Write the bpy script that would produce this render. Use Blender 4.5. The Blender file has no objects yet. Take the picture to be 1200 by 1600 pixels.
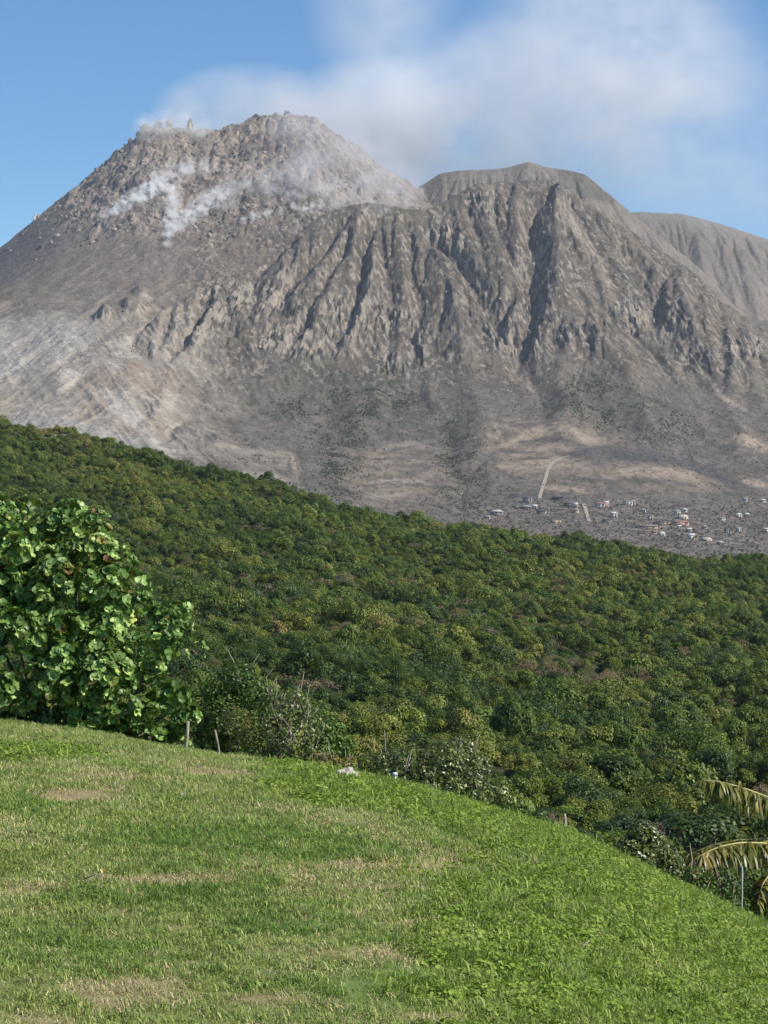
import bpy, math, random
import numpy as np
from mathutils import Vector, Matrix, noise as mnoise

S = bpy.context.scene
COL = S.collection
F = 3209.0                      # focal length in photo pixels (1600 px tall frame)
rng = np.random.default_rng(7)
random.seed(7)

# ------------------------------------------------------------------ camera
cam = bpy.data.cameras.new("camera")
cam.sensor_fit = 'VERTICAL'
cam.sensor_height = 24.0
cam.lens = 12.0 * F / 800.0
cam.clip_start = 0.1
cam.clip_end = 60000.0
camo = bpy.data.objects.new("camera", cam)
COL.objects.link(camo)
camo.location = (0, 0, 0)
camo.rotation_euler = (math.radians(90), 0, 0)
S.camera = camo

# ------------------------------------------------------------------ light
SUN_EL = math.radians(43)
SUN_AZ = math.radians(106)      # clockwise from +Y (view direction): right and a little behind
sdir = Vector((math.sin(SUN_AZ) * math.cos(SUN_EL), math.cos(SUN_AZ) * math.cos(SUN_EL), math.sin(SUN_EL)))
w = bpy.data.worlds.new("World")
S.world = w
w.use_nodes = True
nt = w.node_tree
sky = nt.nodes.new("ShaderNodeTexSky")
sky.sky_type = 'NISHITA'
sky.sun_disc = False
sky.sun_elevation = SUN_EL
sky.sun_rotation = SUN_AZ
sky.altitude = 1500
sky.air_density = 1.0
sky.dust_density = 0.1
sky.ozone_density = 1.5
bg = nt.nodes["Background"]
bg.inputs['Strength'].default_value = 0.100
hs = nt.nodes.new("ShaderNodeHueSaturation")
hs.inputs['Saturation'].default_value = 1.3
nt.links.new(sky.outputs[0], hs.inputs['Color'])
nt.links.new(hs.outputs[0], bg.inputs[0])
sl = bpy.data.lights.new("sun", 'SUN')
sl.energy = 4.4
sl.angle = math.radians(0.5)
sl.color = (1.0, 0.93, 0.82)
so = bpy.data.objects.new("sun", sl)
COL.objects.link(so)
so.rotation_euler = (-sdir).to_track_quat('-Z', 'Y').to_euler()
so.location = (0, 0, 50)
vs = S.view_settings
vs.view_transform = 'Standard'
vs.look = 'None'
vs.exposure = 0.5
vs.gamma = 1.0
S.render.engine = 'CYCLES'
S.cycles.max_bounces = 7
S.cycles.diffuse_bounces = 3
S.cycles.transparent_max_bounces = 6
S.cycles.volume_bounces = 5
S.cycles.volume_step_rate = 1.0
S.cycles.volume_max_steps = 128
S.cycles.use_denoising = True
S.cycles.denoising_prefilter = 'ACCURATE'

# ------------------------------------------------------------------ helpers
def tag(o, label=None, cat=None, group=None, kind=None):
    if label: o["label"] = label
    if cat: o["category"] = cat
    if group: o["group"] = group
    if kind: o["kind"] = kind
    return o

def link_mesh(name, me, mats=None, parent=None, loc=None):
    o = bpy.data.objects.new(name, me)
    COL.objects.link(o)
    for m in (mats or []):
        me.materials.append(m)
    if parent is not None:
        o.parent = parent
    if loc is not None:
        o.location = loc
    return o

def mesh_np(name, V, faces, smooth=False, col=None, midx=None, fattr=None):
    """V (n,3); faces (m,k) array, or a list of such arrays; -1 nowhere."""
    me = bpy.data.meshes.new(name)
    V = np.ascontiguousarray(V, dtype=np.float32)
    if not isinstance(faces, list):
        faces = [faces]
    faces = [np.asarray(f, dtype=np.int32) for f in faces if len(f)]
    me.vertices.add(len(V))
    me.vertices.foreach_set("co", V.ravel())
    tot = sum(f.size for f in faces)
    nf = sum(len(f) for f in faces)
    me.loops.add(tot)
    me.polygons.add(nf)
    me.loops.foreach_set("vertex_index", np.concatenate([f.ravel() for f in faces]))
    cnt = np.concatenate([np.full(len(f), f.shape[1], dtype=np.int32) for f in faces])
    st = np.concatenate([[0], np.cumsum(cnt)[:-1]]).astype(np.int32)
    me.polygons.foreach_set("loop_start", st)
    me.polygons.foreach_set("loop_total", cnt)
    if smooth:
        me.polygons.foreach_set("use_smooth", np.ones(nf, dtype=bool))
    if midx is not None:
        me.polygons.foreach_set("material_index", np.asarray(midx, dtype=np.int32))
    me.update(calc_edges=True)
    if col is not None:
        a = me.color_attributes.new("tint", 'FLOAT_COLOR', 'POINT')
        c = np.ones((len(V), 4), dtype=np.float32)
        c[:, :col.shape[1]] = col
        a.data.foreach_set("color", c.ravel())
    return me

_L = np.random.default_rng(11).random((512, 512)).astype(np.float32)
def vn(x, y, seed=0):
    x = x + seed * 37.17; y = y + seed * 91.7
    xi = np.floor(x).astype(np.int64); yi = np.floor(y).astype(np.int64)
    fx = x - xi; fy = y - yi
    fx = fx * fx * fx * (fx * (fx * 6 - 15) + 10)
    fy = fy * fy * fy * (fy * (fy * 6 - 15) + 10)
    a = _L[yi & 511, xi & 511]; b = _L[yi & 511, (xi + 1) & 511]
    c = _L[(yi + 1) & 511, xi & 511]; d = _L[(yi + 1) & 511, (xi + 1) & 511]
    return (a + (b - a) * fx) * (1 - fy) + (c + (d - c) * fx) * fy
def fbm(x, y, o=4, seed=0, g=0.5):
    r = 0; amp = 1.0; tot = 0
    for i in range(o):
        r = r + amp * (vn(x, y, seed + i) * 2 - 1); tot += amp
        x = x * 2.03 + 11.3; y = y * 2.03 + 5.1; amp *= g
    return r / tot
def ridged(x, y, o=4, seed=0, g=0.5):
    r = 0; amp = 1.0; tot = 0
    for i in range(o):
        r = r + amp * (1 - np.abs(vn(x, y, seed + i) * 2 - 1) * 2); tot += amp
        x = x * 2.03 + 11.3; y = y * 2.03 + 5.1; amp *= g
    return r / tot
def sm(a, b, x):
    t = np.clip((x - a) / (b - a), 0, 1)
    return t * t * (3 - 2 * t)
def blur1(A, s, axis):
    r = int(3 * s) + 1
    k = np.exp(-0.5 * (np.arange(-r, r + 1) / s) ** 2); k /= k.sum()
    P = np.pad(A, [(r, r) if i == axis else (0, 0) for i in range(A.ndim)], mode='edge')
    out = np.zeros_like(A)
    n = A.shape[axis]
    for i, w_ in enumerate(k):
        out += w_ * (P[i:i + n] if axis == 0 else P[:, i:i + n])
    return out

# ------------------------------------------------------------------ materials
def newmat(name):
    m = bpy.data.materials.new(name)
    m.use_nodes = True
    t = m.node_tree
    for n in list(t.nodes):
        t.nodes.remove(n)
    return m, t, t.nodes, t.links
def nd(t, typ, **kw):
    n = t.nodes.new(typ)
    for k, v in kw.items():
        setattr(n, k, v)
    return n
def mixc(t, fac, a, b, mode='MIX'):
    n = nd(t, 'ShaderNodeMix', data_type='RGBA', blend_type=mode)
    for s, v in ((n.inputs[0], fac), (n.inputs[6], a), (n.inputs[7], b)):
        if hasattr(v, 'is_linked') or isinstance(v, bpy.types.NodeSocket):
            t.links.new(v, s)
        elif isinstance(v, (int, float)):
            s.default_value = v
        else:
            s.default_value = (v[0], v[1], v[2], 1)
    return n.outputs[2]
def mth(t, op, a, b=None, c=None, clamp=False):
    n = nd(t, 'ShaderNodeMath', operation=op, use_clamp=clamp)
    for i, v in enumerate((a, b, c)):
        if v is None: continue
        if isinstance(v, bpy.types.NodeSocket): t.links.new(v, n.inputs[i])
        else: n.inputs[i].default_value = v
    return n.outputs[0]
def noise(t, vec, scale, detail=3, rough=0.55, out='Fac'):
    n = nd(t, 'ShaderNodeTexNoise')
    n.inputs['Scale'].default_value = scale
    n.inputs['Detail'].default_value = detail
    n.inputs['Roughness'].default_value = rough
    if vec is not None: t.links.new(vec, n.inputs['Vector'])
    return n.outputs[0] if out == 'Fac' else n.outputs[1]
def ramp(t, fac, stops):
    n = nd(t, 'ShaderNodeValToRGB')
    t.links.new(fac, n.inputs[0])
    e = n.color_ramp.elements
    while len(e) < len(stops): e.new(0.5)
    for i, (p, c) in enumerate(stops):
        e[i].position = p; e[i].color = (c[0], c[1], c[2], 1)
    return n.outputs[0]
def finish(t, bsdf_out):
    o = nd(t, 'ShaderNodeOutputMaterial')
    t.links.new(bsdf_out, o.inputs['Surface'])

def mat_plain(name, col, rough=0.8, var=0.15, scale=5.0, bump=0.0, bscale=30.0):
    m, t, N, L = newmat(name)
    g = nd(t, 'ShaderNodeTexCoord')
    f = noise(t, g.outputs['Object'], scale, 4)
    c = ramp(t, f, [(0.3, [x * (1 - var) for x in col]), (0.7, [min(1, x * (1 + var)) for x in col])])
    b = nd(t, 'ShaderNodeBsdfPrincipled')
    L.new(c, b.inputs['Base Color'])
    b.inputs['Roughness'].default_value = rough
    if bump:
        bn = nd(t, 'ShaderNodeBump'); bn.inputs['Strength'].default_value = bump
        bn.inputs['Distance'].default_value = 0.02
        L.new(noise(t, g.outputs['Object'], bscale, 4), bn.inputs['Height'])
        L.new(bn.outputs[0], b.inputs['Normal'])
    finish(t, b.outputs[0])
    return m

def mat_leaf(name, stops, rough=0.55, trans=0.25, spec=0.3, patch=None, patch_scale=0.02, inst=0.62, tw=0.2):
    """leaves: colour by instance, by leaf (tint attribute) and by broad patches of the wood"""
    m, t, N, L = newmat(name)
    oi = nd(t, 'ShaderNodeObjectInfo')
    at = nd(t, 'ShaderNodeAttribute', attribute_name="tint")
    ge = nd(t, 'ShaderNodeNewGeometry')
    fac = mth(t, 'MULTIPLY', oi.outputs['Random'], inst)
    fac = mth(t, 'ADD', fac, mth(t, 'MULTIPLY', at.outputs['Fac'], tw))
    n1 = noise(t, ge.outputs['Position'], patch_scale, 2)
    fac = mth(t, 'ADD', fac, mth(t, 'MULTIPLY', mth(t, 'SUBTRACT', n1, 0.5), 1.5), clamp=True)
    c = ramp(t, fac, stops)
    v = mth(t, 'ADD', mth(t, 'MULTIPLY', at.outputs['Fac'], 0.7), 0.62)
    hv = nd(t, 'ShaderNodeHueSaturation'); L.new(c, hv.inputs['Color']); L.new(v, hv.inputs['Value'])
    c = hv.outputs[0]
    p = nd(t, 'ShaderNodeBsdfPrincipled')
    L.new(c, p.inputs['Base Color']); p.inputs['Roughness'].default_value = rough
    p.inputs['Specular IOR Level'].default_value = spec
    if trans > 0:
        tr = nd(t, 'ShaderNodeBsdfTranslucent')
        c2 = mixc(t, 0.5, c, (0.16, 0.22, 0.02))
        L.new(c2, tr.inputs['Color'])
        mx = nd(t, 'ShaderNodeMixShader'); mx.inputs[0].default_value = trans
        L.new(p.outputs[0], mx.inputs[1]); L.new(tr.outputs[0], mx.inputs[2])
        finish(t, mx.outputs[0])
    else:
        finish(t, p.outputs[0])
    return m

def mat_tint(name, nscale=0.15, amt=0.35, bump=0.0, bdist=3.0, bscale=0.05, rough=0.95, speck=0.0):
    """ground: rock, ash and soil colours come with the sheet (tint), roughened by noise"""
    m, t, N, L = newmat(name)
    at = nd(t, 'ShaderNodeAttribute', attribute_name="tint")
    ge = nd(t, 'ShaderNodeNewGeometry')
    f = noise(t, ge.outputs['Position'], nscale, 5, 0.65)
    v = mth(t, 'ADD', mth(t, 'MULTIPLY', mth(t, 'SUBTRACT', f, 0.5), amt * 2), 1.0)
    hv = nd(t, 'ShaderNodeHueSaturation'); L.new(at.outputs['Color'], hv.inputs['Color']); L.new(v, hv.inputs['Value'])
    c = hv.outputs[0]
    if speck:
        vo = nd(t, 'ShaderNodeTexVoronoi'); vo.inputs['Scale'].default_value = 0.13
        L.new(ge.outputs['Position'], vo.inputs['Vector'])
        k = mth(t, 'LESS_THAN', vo.outputs['Distance'], 0.20)
        k = mth(t, 'MULTIPLY', k, mth(t, 'GREATER_THAN', noise(t, ge.outputs['Position'], 0.012, 3), 0.52))
        k = mth(t, 'MULTIPLY', k, mth(t, 'GREATER_THAN', vo.outputs['Color'], 0.55))
        c = mixc(t, mth(t, 'MULTIPLY', k, speck), c, (0.42, 0.38, 0.33))
    p = nd(t, 'ShaderNodeBsdfPrincipled'); L.new(c, p.inputs['Base Color'])
    p.inputs['Roughness'].default_value = rough
    p.inputs['Specular IOR Level'].default_value = 0.15
    if bump:
        b = nd(t, 'ShaderNodeBump'); b.inputs['Strength'].default_value = bump
        b.inputs['Distance'].default_value = bdist
        L.new(noise(t, ge.outputs['Position'], bscale, 6, 0.7), b.inputs['Height'])
        L.new(b.outputs[0], p.inputs['Normal'])
    finish(t, p.outputs[0])
    return m

#@@MOUNTAIN
# ================================================================== THE VOLCANO
U0 = 600.0
def cols(us, vals, u):
    return np.interp(u, us, vals)

def mass(u, y, us, levels, back=0.7, front=0.9):
    """a rising mass: levels = [(v list, D list), ...] front to crest; returns z, crest distance"""
    Ds = [cols(us, D, u) for v, D in levels]
    Zs = [(800 - cols(us, v, u)) / F * cols(us, D, u) for v, D in levels]
    z = Zs[0] - (Ds[0] - y) * front
    for i in range(len(levels) - 1):
        t = (y - Ds[i]) / (Ds[i + 1] - Ds[i])
        zi = Zs[i] + (Zs[i + 1] - Zs[i]) * t
        z = np.where((y >= Ds[i]), zi, z)
    z = np.where(y > Ds[-1], Zs[-1] - (y - Ds[-1]) * back, z)
    return z, Ds[-1]

def poly_field(u, v, pts, W, A, pw=1.25):
    """height change around a drawn valley or spur line"""
    pts = np.array(pts, float)
    seg = np.hypot(*(pts[1:] - pts[:-1]).T); cum = np.concatenate([[0], np.cumsum(seg)]); T = cum[-1]
    out = np.zeros_like(u)
    sel = (u > pts[:, 0].min() - W) & (u < pts[:, 0].max() + W) & (v > pts[:, 1].min() - W) & (v < pts[:, 1].max() + W)
    uu = u[sel]; vv = v[sel]
    if uu.size == 0: return out
    best = np.full(uu.shape, 1e9); tt = np.zeros_like(uu)
    for i in range(len(pts) - 1):
        a = pts[i]; d = pts[i + 1] - a; L2 = d @ d
        t = np.clip(((uu - a[0]) * d[0] + (vv - a[1]) * d[1]) / L2, 0, 1)
        ds = np.hypot(uu - a[0] - t * d[0], vv - a[1] - t * d[1])
        m_ = ds < best
        best = np.where(m_, ds, best); tt = np.where(m_, (cum[i] + t * seg[i]) / T, tt)
    wloc = W * (0.55 + 0.45 * sm(0, 0.4, tt))
    prof = np.clip(1 - best / wloc, 0, 1) ** pw
    out[sel] = A * prof * sm(-0.02, 0.15, tt) * (1 - 0.8 * sm(0.8, 1.02, tt))
    return out

GUL = [  # (points, half width, depth in metres) on the near ridge
 ([(590,335),(578,365),(566,399),(558,450),(549,495),(519,558)], 17, -34),
 ([(553,352),(545,385),(525,405),(510,429),(486,474),(474,510),(455,545)], 13, -22),
 ([(540,345),(519,369),(480,411),(450,444),(435,480),(408,543)], 17, -32),
 ([(492,340),(477,351),(432,390),(402,429),(396,462),(385,480)], 13, -20),
 ([(354,455),(354,468),(360,495),(375,525)], 12, -18),
 ([(338,448),(333,462),(312,501),(297,516),(258,558)], 13, -26),
 ([(275,470),(270,486),(261,510),(245,545)], 11, -16),
 ([(600,335),(598,372),(604,430),(612,477),(604,560),(612,600)], 12, -20),
 ([(642,335),(645,360),(642,420),(660,474),(648,522),(645,564),(633,600)], 14, -24),
 ([(662,340),(675,369),(720,402),(750,447),(780,492),(806,540),(812,570),(826,600),(843,633)], 20, -50),
 ([(838,300),(832,330),(830,357),(836,390),(826,429),(835,470),(822,510),(814,560)], 24, -62),
 ([(765,300),(770,330),(783,357),(798,387),(819,429),(826,450)], 13, -24),
 ([(806,440),(800,455),(795,475),(783,497)], 14, -30),
 ([(880,300),(905,350),(921,372),(950,420),(962,450)], 12, -20),
 ([(950,345),(975,387),(996,420),(1018,456),(1023,492),(1062,534),(1095,582),(1128,618),(1185,651),(1240,680)], 27, -78),
 ([(1052,415),(1035,432),(1026,470)], 15, -26),
 ([(935,470),(957,498),(1014,555),(1050,603),(1080,640)], 12, -24),
 ([(921,535),(903,588),(893,615)], 8, -9),
 ([(872,500),(868,530),(872,560)], 12, -22),
 ([(1122,470),(1128,510),(1131,585),(1128,618)], 12, -18),
 ([(1150,500),(1155,534),(1164,585),(1172,630)], 12, -18),
 ([(1190,540),(1200,590),(1215,640)], 14, -20),
 ([(1100,445),(1085,470),(1095,520),(1105,560)], 12, -20),
 ([(730,300),(728,330),(745,365),(760,400)], 9, -12),
 ([(700,325),(705,350),(712,390)], 8, -10),
 ([(690,420),(700,470),(690,520)], 9, -10),
 ([(430,560),(410,575),(380,585),(340,600)], 10, -10),
 # spurs
 ([(579,316),(561,345),(558,380),(548,420)], 14, 16),
 ([(585,384),(572,468),(558,504),(527,570)], 15, 20),
 ([(470,350),(462,372),(471,399),(462,420)], 11, 12),
 ([(444,380),(446,400),(447,432)], 10, 12),
 ([(345,445),(336,468),(315,522),(300,550)], 14, 16),
 ([(622,322),(625,380),(630,440),(628,500)], 12, 14),
 ([(672,380),(690,420),(712,500),(730,600)], 34, 26),
 ([(748,286),(752,320),(775,380),(795,430)], 14, 12),
 ([(800,282),(806,320),(812,370)], 13, 12),
 ([(866,284),(872,340),(872,400),(880,480)], 22, 28),
 ([(864,290),(900,360),(939,426),(965,480)], 15, 18),
 ([(920,320),(960,365),(985,405),(1005,450),(1010,490)], 13, 18),
 ([(900,500),(960,560),(985,600),(1020,650)], 30, 24),
 ([(1060,420),(1075,480),(1090,530)], 13, 16),
 ([(1140,500),(1145,550),(1150,600)], 12, 12),
 ([(500,440),(492,490),(485,540)], 12, 10),
]
FAN = [  # drawn lines on the ash fan and the foot of the mountain
 ([(212,520),(205,545),(168,577)], 11, -16),
 ([(300,560),(325,610),(322,640),(290,665),(250,695)], 9, -12),
 ([(60,545),(95,580),(135,615)], 8, -9),
 ([(15,575),(50,610),(90,640)], 7, -8),
 ([(120,560),(150,590),(185,600)], 12, 9),
 ([(180,600),(150,620),(110,640)], 8, -7),
 ([(235,600),(260,640),(235,680)], 26, 12),
 ([(160,470),(120,520),(80,540)], 10, -6),
 ([(40,440),(70,470),(110,500)], 9, 5),
 ([(640,600),(672,650),(702,705),(716,760),(725,830)], 20, -16),
 ([(270,672),(340,700),(400,706),(455,714)], 14, 9),
 ([(462,700),(468,730),(472,765)], 10, -14),
 ([(780,640),(770,690),(745,740),(740,800)], 16, -10),
 ([(860,650),(900,690),(930,730)], 34, 10),
 ([(960,670),(1030,700),(1100,730),(1160,770)], 15, -14),
 ([(1070,650),(1120,690),(1180,720)], 14, 9),
 ([(560,580),(585,620),(600,660),(640,700)], 22, 12),
 ([(500,640),(540,690),(560,740)], 14, -8),
 ([(400,560),(380,620),(330,660)], 12, -7),
 ([(715,540),(736,620),(764,700)], 60, 24),
 ([(955,540),(992,620),(1030,700)], 60, 30),
 ([(555,560),(562,620),(560,690)], 60, 18),
 ([(470,570),(455,620),(440,670)], 36, 20),
 ([(868,560),(880,610),(890,670)], 40, 26),
 ([(1110,590),(1140,650),(1170,710)], 32, 22),
 ([(660,590),(672,630),(680,670)], 26, 16),
 ([(370,580),(345,615),(320,650)], 26, 16),
]

def fall(u, v):
    sl_ = np.interp(u, [200, 350, 450, 520, 600, 650, 720, 800, 850, 930, 1080, 1300], [-1.0, -0.8, -0.55, -0.3, 0.0, 0.12, 0.45, 0.35, 0.2, 0.6, 0.75, 0.8])
    return u - sl_ * (v - 450)
def smax(a, b, k):
    return np.maximum(a, b) + k * np.clip(1 - np.abs(a - b) / k, 0, 1) ** 2 / 4
def mountain_base(x, y):
    u = U0 + F * x / y
    w1 = fbm(x / 130, y / 130, 4, 3); w2 = fbm(x / 130 + 40, y / 130, 4, 9)
    # apron: village ground, fields and foot slopes
    us = [-500, -100, 0, 150, 300, 450, 600, 750, 900, 1050, 1200, 1700]
    Z0, _ = mass(u, y, us, [
        ([930] * 12, [2300] * 12),
        ([770, 770, 765, 762, 775, 815, 842, 850, 858, 866, 872, 880], [2900] * 12),
        ([680, 680, 682, 690, 712, 745, 775, 790, 790, 796, 802, 810], [3450] * 12),
        ([615, 615, 620, 630, 655, 680, 694, 690, 688, 705, 722, 740], [4000] * 12),
        ([560, 560, 568, 585, 603, 610, 606, 606, 606, 628, 655, 690], [4400] * 12),
        ([520, 520, 530, 560, 580, 585, 570, 560, 560, 590, 610, 650], [4800] * 12)], back=-0.05, front=0.08)
    Z0 += 6 * fbm(x / 220, y / 220, 4, 20)
    vz = 800 - F * Z0 / y
    for p, W, A in FAN:
        Z0 = Z0 + poly_field(u + w1 * 14, vz + w2 * 10, p, W, A * (1.9 if p[0][0] < 340 else (0.45 if A < 0 else 0.75)))
    # near ridge
    us = [-300, 60, 100, 200, 250, 300, 350, 400, 450, 500, 540, 575, 610, 640, 662, 690, 720, 745, 800, 850, 870, 900, 950, 1015, 1080, 1130, 1200, 1400, 1700]
    cv = [760, 700, 640, 545, 484, 458, 442, 414, 374, 335, 322, 315, 320, 326, 327, 316, 298, 285, 281, 279, 282, 304, 338, 380, 420, 470, 520, 640, 760]
    cD = [4000, 4050, 4100, 4300, 4450, 4550, 4640, 4740, 4840, 4920, 4970, 5000, 5020, 5040, 5060, 5100, 5140, 5180, 5240, 5280, 5290, 5290, 5300, 5300, 5280, 5250, 5200, 5050, 4900]
    bv = [800, 700, 650, 620, 602, 600, 606, 604, 600, 602, 604, 604, 606, 606, 606, 606, 606, 606, 606, 604, 604, 602, 602, 604, 612, 622, 650, 720, 800]
    bD = [3900, 3950, 3980, 4050, 4100, 4150, 4200, 4250, 4300, 4340, 4370, 4390, 4400, 4400, 4400, 4400, 4400, 4400, 4400, 4400, 4400, 4400, 4400, 4420, 4440, 4450, 4400, 4300, 4200]
    mv = [c * 0.47 + b * 0.53 for c, b in zip(cv, bv)]
    mD = [c * 0.42 + b * 0.58 for c, b in zip(cD, bD)]
    Z1, C1 = mass(u, y, us, [(bv, bD), (mv, mD), (cv, cD)], back=0.55, front=1.0)
    vz = 800 - F * Z1 / y
    wu = u + w1 * 9 + fbm(x / 40, y / 40, 3, 5) * 4
    wv = vz + w2 * 7
    g = 0
    for p, W, A in GUL:
        g = g + poly_field(wu, wv, p, W * 1.02, A * (0.92 if A < 0 else 1.1), 1.05)
    # secondary ribs running down the fall line
    rib = ridged(fall(wu, vz) / 30, vz / 200, 2, 31, 0.45)
    g = g + 4 * rib * sm(0, 150, C1 - y) 
    # cliff band: broken vertical columns
    band = np.exp(-((vz - (500 + 25 * fbm(u / 80, u * 0, 2, 8))) / 48) ** 2) * sm(-0.25, 0.3, fbm(u / 70, vz / 60, 3, 44) + 0.05)
    g = g + band * (12 * ridged(wu / 9, vz / 60, 3, 51) + 5 * fbm(wu / 5, vz / 14, 3, 55))
    front = sm(-20, 60, C1 - y)
    Z1 = Z1 + g * (0.12 + 0.88 * front)
    # dome and its talus
    us = [-700, -300, -100, 0, 50, 100, 150, 200, 225, 260, 285, 300, 345, 395, 450, 490, 540, 600, 650, 690, 740, 900]
    cv = [640, 540, 440, 385, 345, 305, 265, 220, 203, 196, 203, 206, 203, 184, 176, 182, 215, 265, 292, 315, 350, 500]
    cD = [5300, 5400, 5450, 5500, 5520, 5560, 5600, 5640, 5650, 5680, 5700, 5710, 5730, 5760, 5790, 5800, 5820, 5850, 5870, 5880, 5880, 5800]
    mv = [600, 540, 490, 462, 452, 445, 438, 432, 428, 424, 420, 418, 412, 400, 392, 392, 395, 400, 410, 420, 440, 560]
    mD = [4700, 4750, 4780, 4800, 4810, 4820, 4840, 4860, 4870, 4890, 4900, 4910, 4950, 5000, 5050, 5080, 5120, 5180, 5230, 5260, 5300, 5300]
    bv = [620, 600, 570, 556, 552, 548, 546, 548, 555, 566, 574, 582, 615, 645, 665, 680, 690, 700, 700, 700, 700, 700]
    bD = [4250] * 22
    Z2, C2 = mass(u, y, us, [(bv, bD), (mv, mD), (cv, cD)], back=0.8, front=0.35)
    vz2 = 800 - F * Z2 / y
    domez = sm(400, 330, vz2 + (u - 300) * 0.05) * sm(60, 190, u + (380 - vz2) * 0.5)
    blk = fbm(x / 26, y / 26, 4, 61, 0.6)
    Z2 = Z2 + domez * (16 * blk + 10 * ridged(x / 60, y / 110, 3, 62))
    Z2 = Z2 + (1 - domez) * (4.0 * ridged((u * 0.75 + vz2) / 22, (u - vz2) / 160, 3, 63) + 3 * fbm(x / 30, y / 30, 3, 64))
    for cx, cy, r, a in ((163, 497, 11, 26), (208, 488, 17, 24), (219, 462, 13, 20), (185, 485, 30, 14)):
        d2 = ((u - cx) / r) ** 2 + ((vz2 - cy) / (r * 0.6)) ** 2
        Z2 = Z2 + a * np.exp(-d2 ** 1.5)
    # back ridge
    us = [300, 560, 600, 650, 690, 720, 760, 790, 828, 870, 915, 935, 960, 990, 1100, 1200, 1400]
    cv = [600, 380, 330, 293, 271, 267, 265, 262, 252, 262, 271, 288, 310, 333, 425, 530, 800]
    cD = [5900] * 17
    Z3, C3 = mass(u, y, us, [(cv2 := [c + 190 for c in cv], [5450] * 17), (cv, cD)], back=0.8, front=0.9)
    Z3 += 8 * ridged(u / 30, y / 200, 3, 71) * sm(0, 60, C3 - y) + 5 * fbm(x / 60, y / 60, 4, 72)
    # far right ridge
    us = [700, 900, 960, 1000, 1070, 1130, 1200, 1300, 1500, 1700]
    cv = [470, 336, 330, 330, 334, 350, 373, 400, 450, 520]
    cD = [6500] * 10
    Z4, C4 = mass(u, y, us, [([c + 215 for c in cv], [5750] * 10), (cv, cD)], back=0.7, front=0.8)
    Z4 += (30 * ridged(u / 50 + y / 700, y / 500, 4, 81) * sm(0, 150, C4 - y)) + 4 * fbm(x / 60, y / 60, 4, 82)
    return np.maximum(smax(np.maximum(Z1, Z2), Z0, 60.0), np.maximum(Z3, Z4))

GX0, GX1, GY0, GY1, GS = -1560.0, 1560.0, 2300.0, 7100.0, 6.0
gx = np.arange(GX0, GX1 + 1, GS); gy = np.arange(GY0, GY1 + 1, GS)
GXm, GYm = np.meshgrid(gx, gy)
H = mountain_base(GXm, GYm)
H = blur1(blur1(H, 0.55, 0), 0.55, 1)
NY, NX = H.shape

def bil(A, fx, fy):
    ix = np.clip(fx.astype(np.int64), 0, NX - 2); iy = np.clip(fy.astype(np.int64), 0, NY - 2)
    tx = np.clip(fx - ix, 0, 1); ty = np.clip(fy - iy, 0, 1)
    return (A[iy, ix] * (1 - tx) + A[iy, ix + 1] * tx) * (1 - ty) + (A[iy + 1, ix] * (1 - tx) + A[iy + 1, ix + 1] * tx) * ty

def splat(A, fx, fy, val):
    ix = np.clip(fx.astype(np.int64), 0, NX - 2); iy = np.clip(fy.astype(np.int64), 0, NY - 2)
    tx = fx - ix; ty = fy - iy
    flat = iy * NX + ix
    n = NX * NY
    A += (np.bincount(flat, val * (1 - tx) * (1 - ty), n) + np.bincount(flat + 1, val * tx * (1 - ty), n)
          + np.bincount(flat + NX, val * (1 - tx) * ty, n) + np.bincount(flat + NX + 1, val * tx * ty, n)).reshape(NY, NX)

def erode(H, batches=7, n=26000, steps=70):
    r = np.random.default_rng(5)
    flow = np.zeros_like(H)
    for b in range(batches):
        px = r.random(n) * (NX - 4) + 2; py = r.random(n) * (NY - 4) + 2
        vx = np.zeros(n); vy = np.zeros(n); sed = np.zeros(n); wt = np.ones(n); sp = np.ones(n)
        for s in range(steps):
            h0 = bil(H, px, py)
            dx = bil(H, px + 0.5, py) - bil(H, px - 0.5, py)
            dy = bil(H, px, py + 0.5) - bil(H, px, py - 0.5)
            vx = vx * 0.35 - dx * 0.65; vy = vy * 0.35 - dy * 0.65
            l = np.hypot(vx, vy) + 1e-6
            nx_ = np.clip(px + vx / l, 1, NX - 3); ny_ = np.clip(py + vy / l, 1, NY - 3)
            dh = bil(H, nx_, ny_) - h0
            cap = np.maximum(-dh, 0.02) * sp * wt * 0.9
            over = sed - cap
            dep = np.where(dh > 0, np.minimum(dh, sed), np.maximum(over, 0) * 0.25)
            ero = np.where((dh < 0) & (over < 0), np.minimum(-over * 0.12, -dh * 0.5), 0)
            amt = dep - ero
            splat(H, px, py, amt)
            sed = sed - amt
            sp = np.clip(sp * 0.9 + np.clip(-dh, 0, 6) * 0.12, 0, 4)
            wt = wt * 0.985
            splat(flow, px, py, wt)
            px, py = nx_, ny_
        H = 0.9 * H + 0.1 * blur1(blur1(H, 0.6, 0), 0.6, 1)
    return H, flow
H0 = H.copy()
H, FLOW = erode(H)
_u = U0 + F * GXm / GYm; _v = 800 - F * H0 / GYm
_m = 0.16 + 0.30 * sm(620, 560, _v + (_u < 250) * 60) * sm(230, 330, _u + (_v - 450) * 0.1)
_m = np.where(GYm > 5420, 0.6, _m)
H = H0 + _m * (H - H0)
FLOW = blur1(blur1(FLOW, 0.7, 0), 0.7, 1)

def terr_h(x, y):
    return bil(H, (x - GX0) / GS, (y - GY0) / GS)
def terr_flow(x, y):
    return bil(FLOW, (x - GX0) / GS, (y - GY0) / GS)

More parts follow.
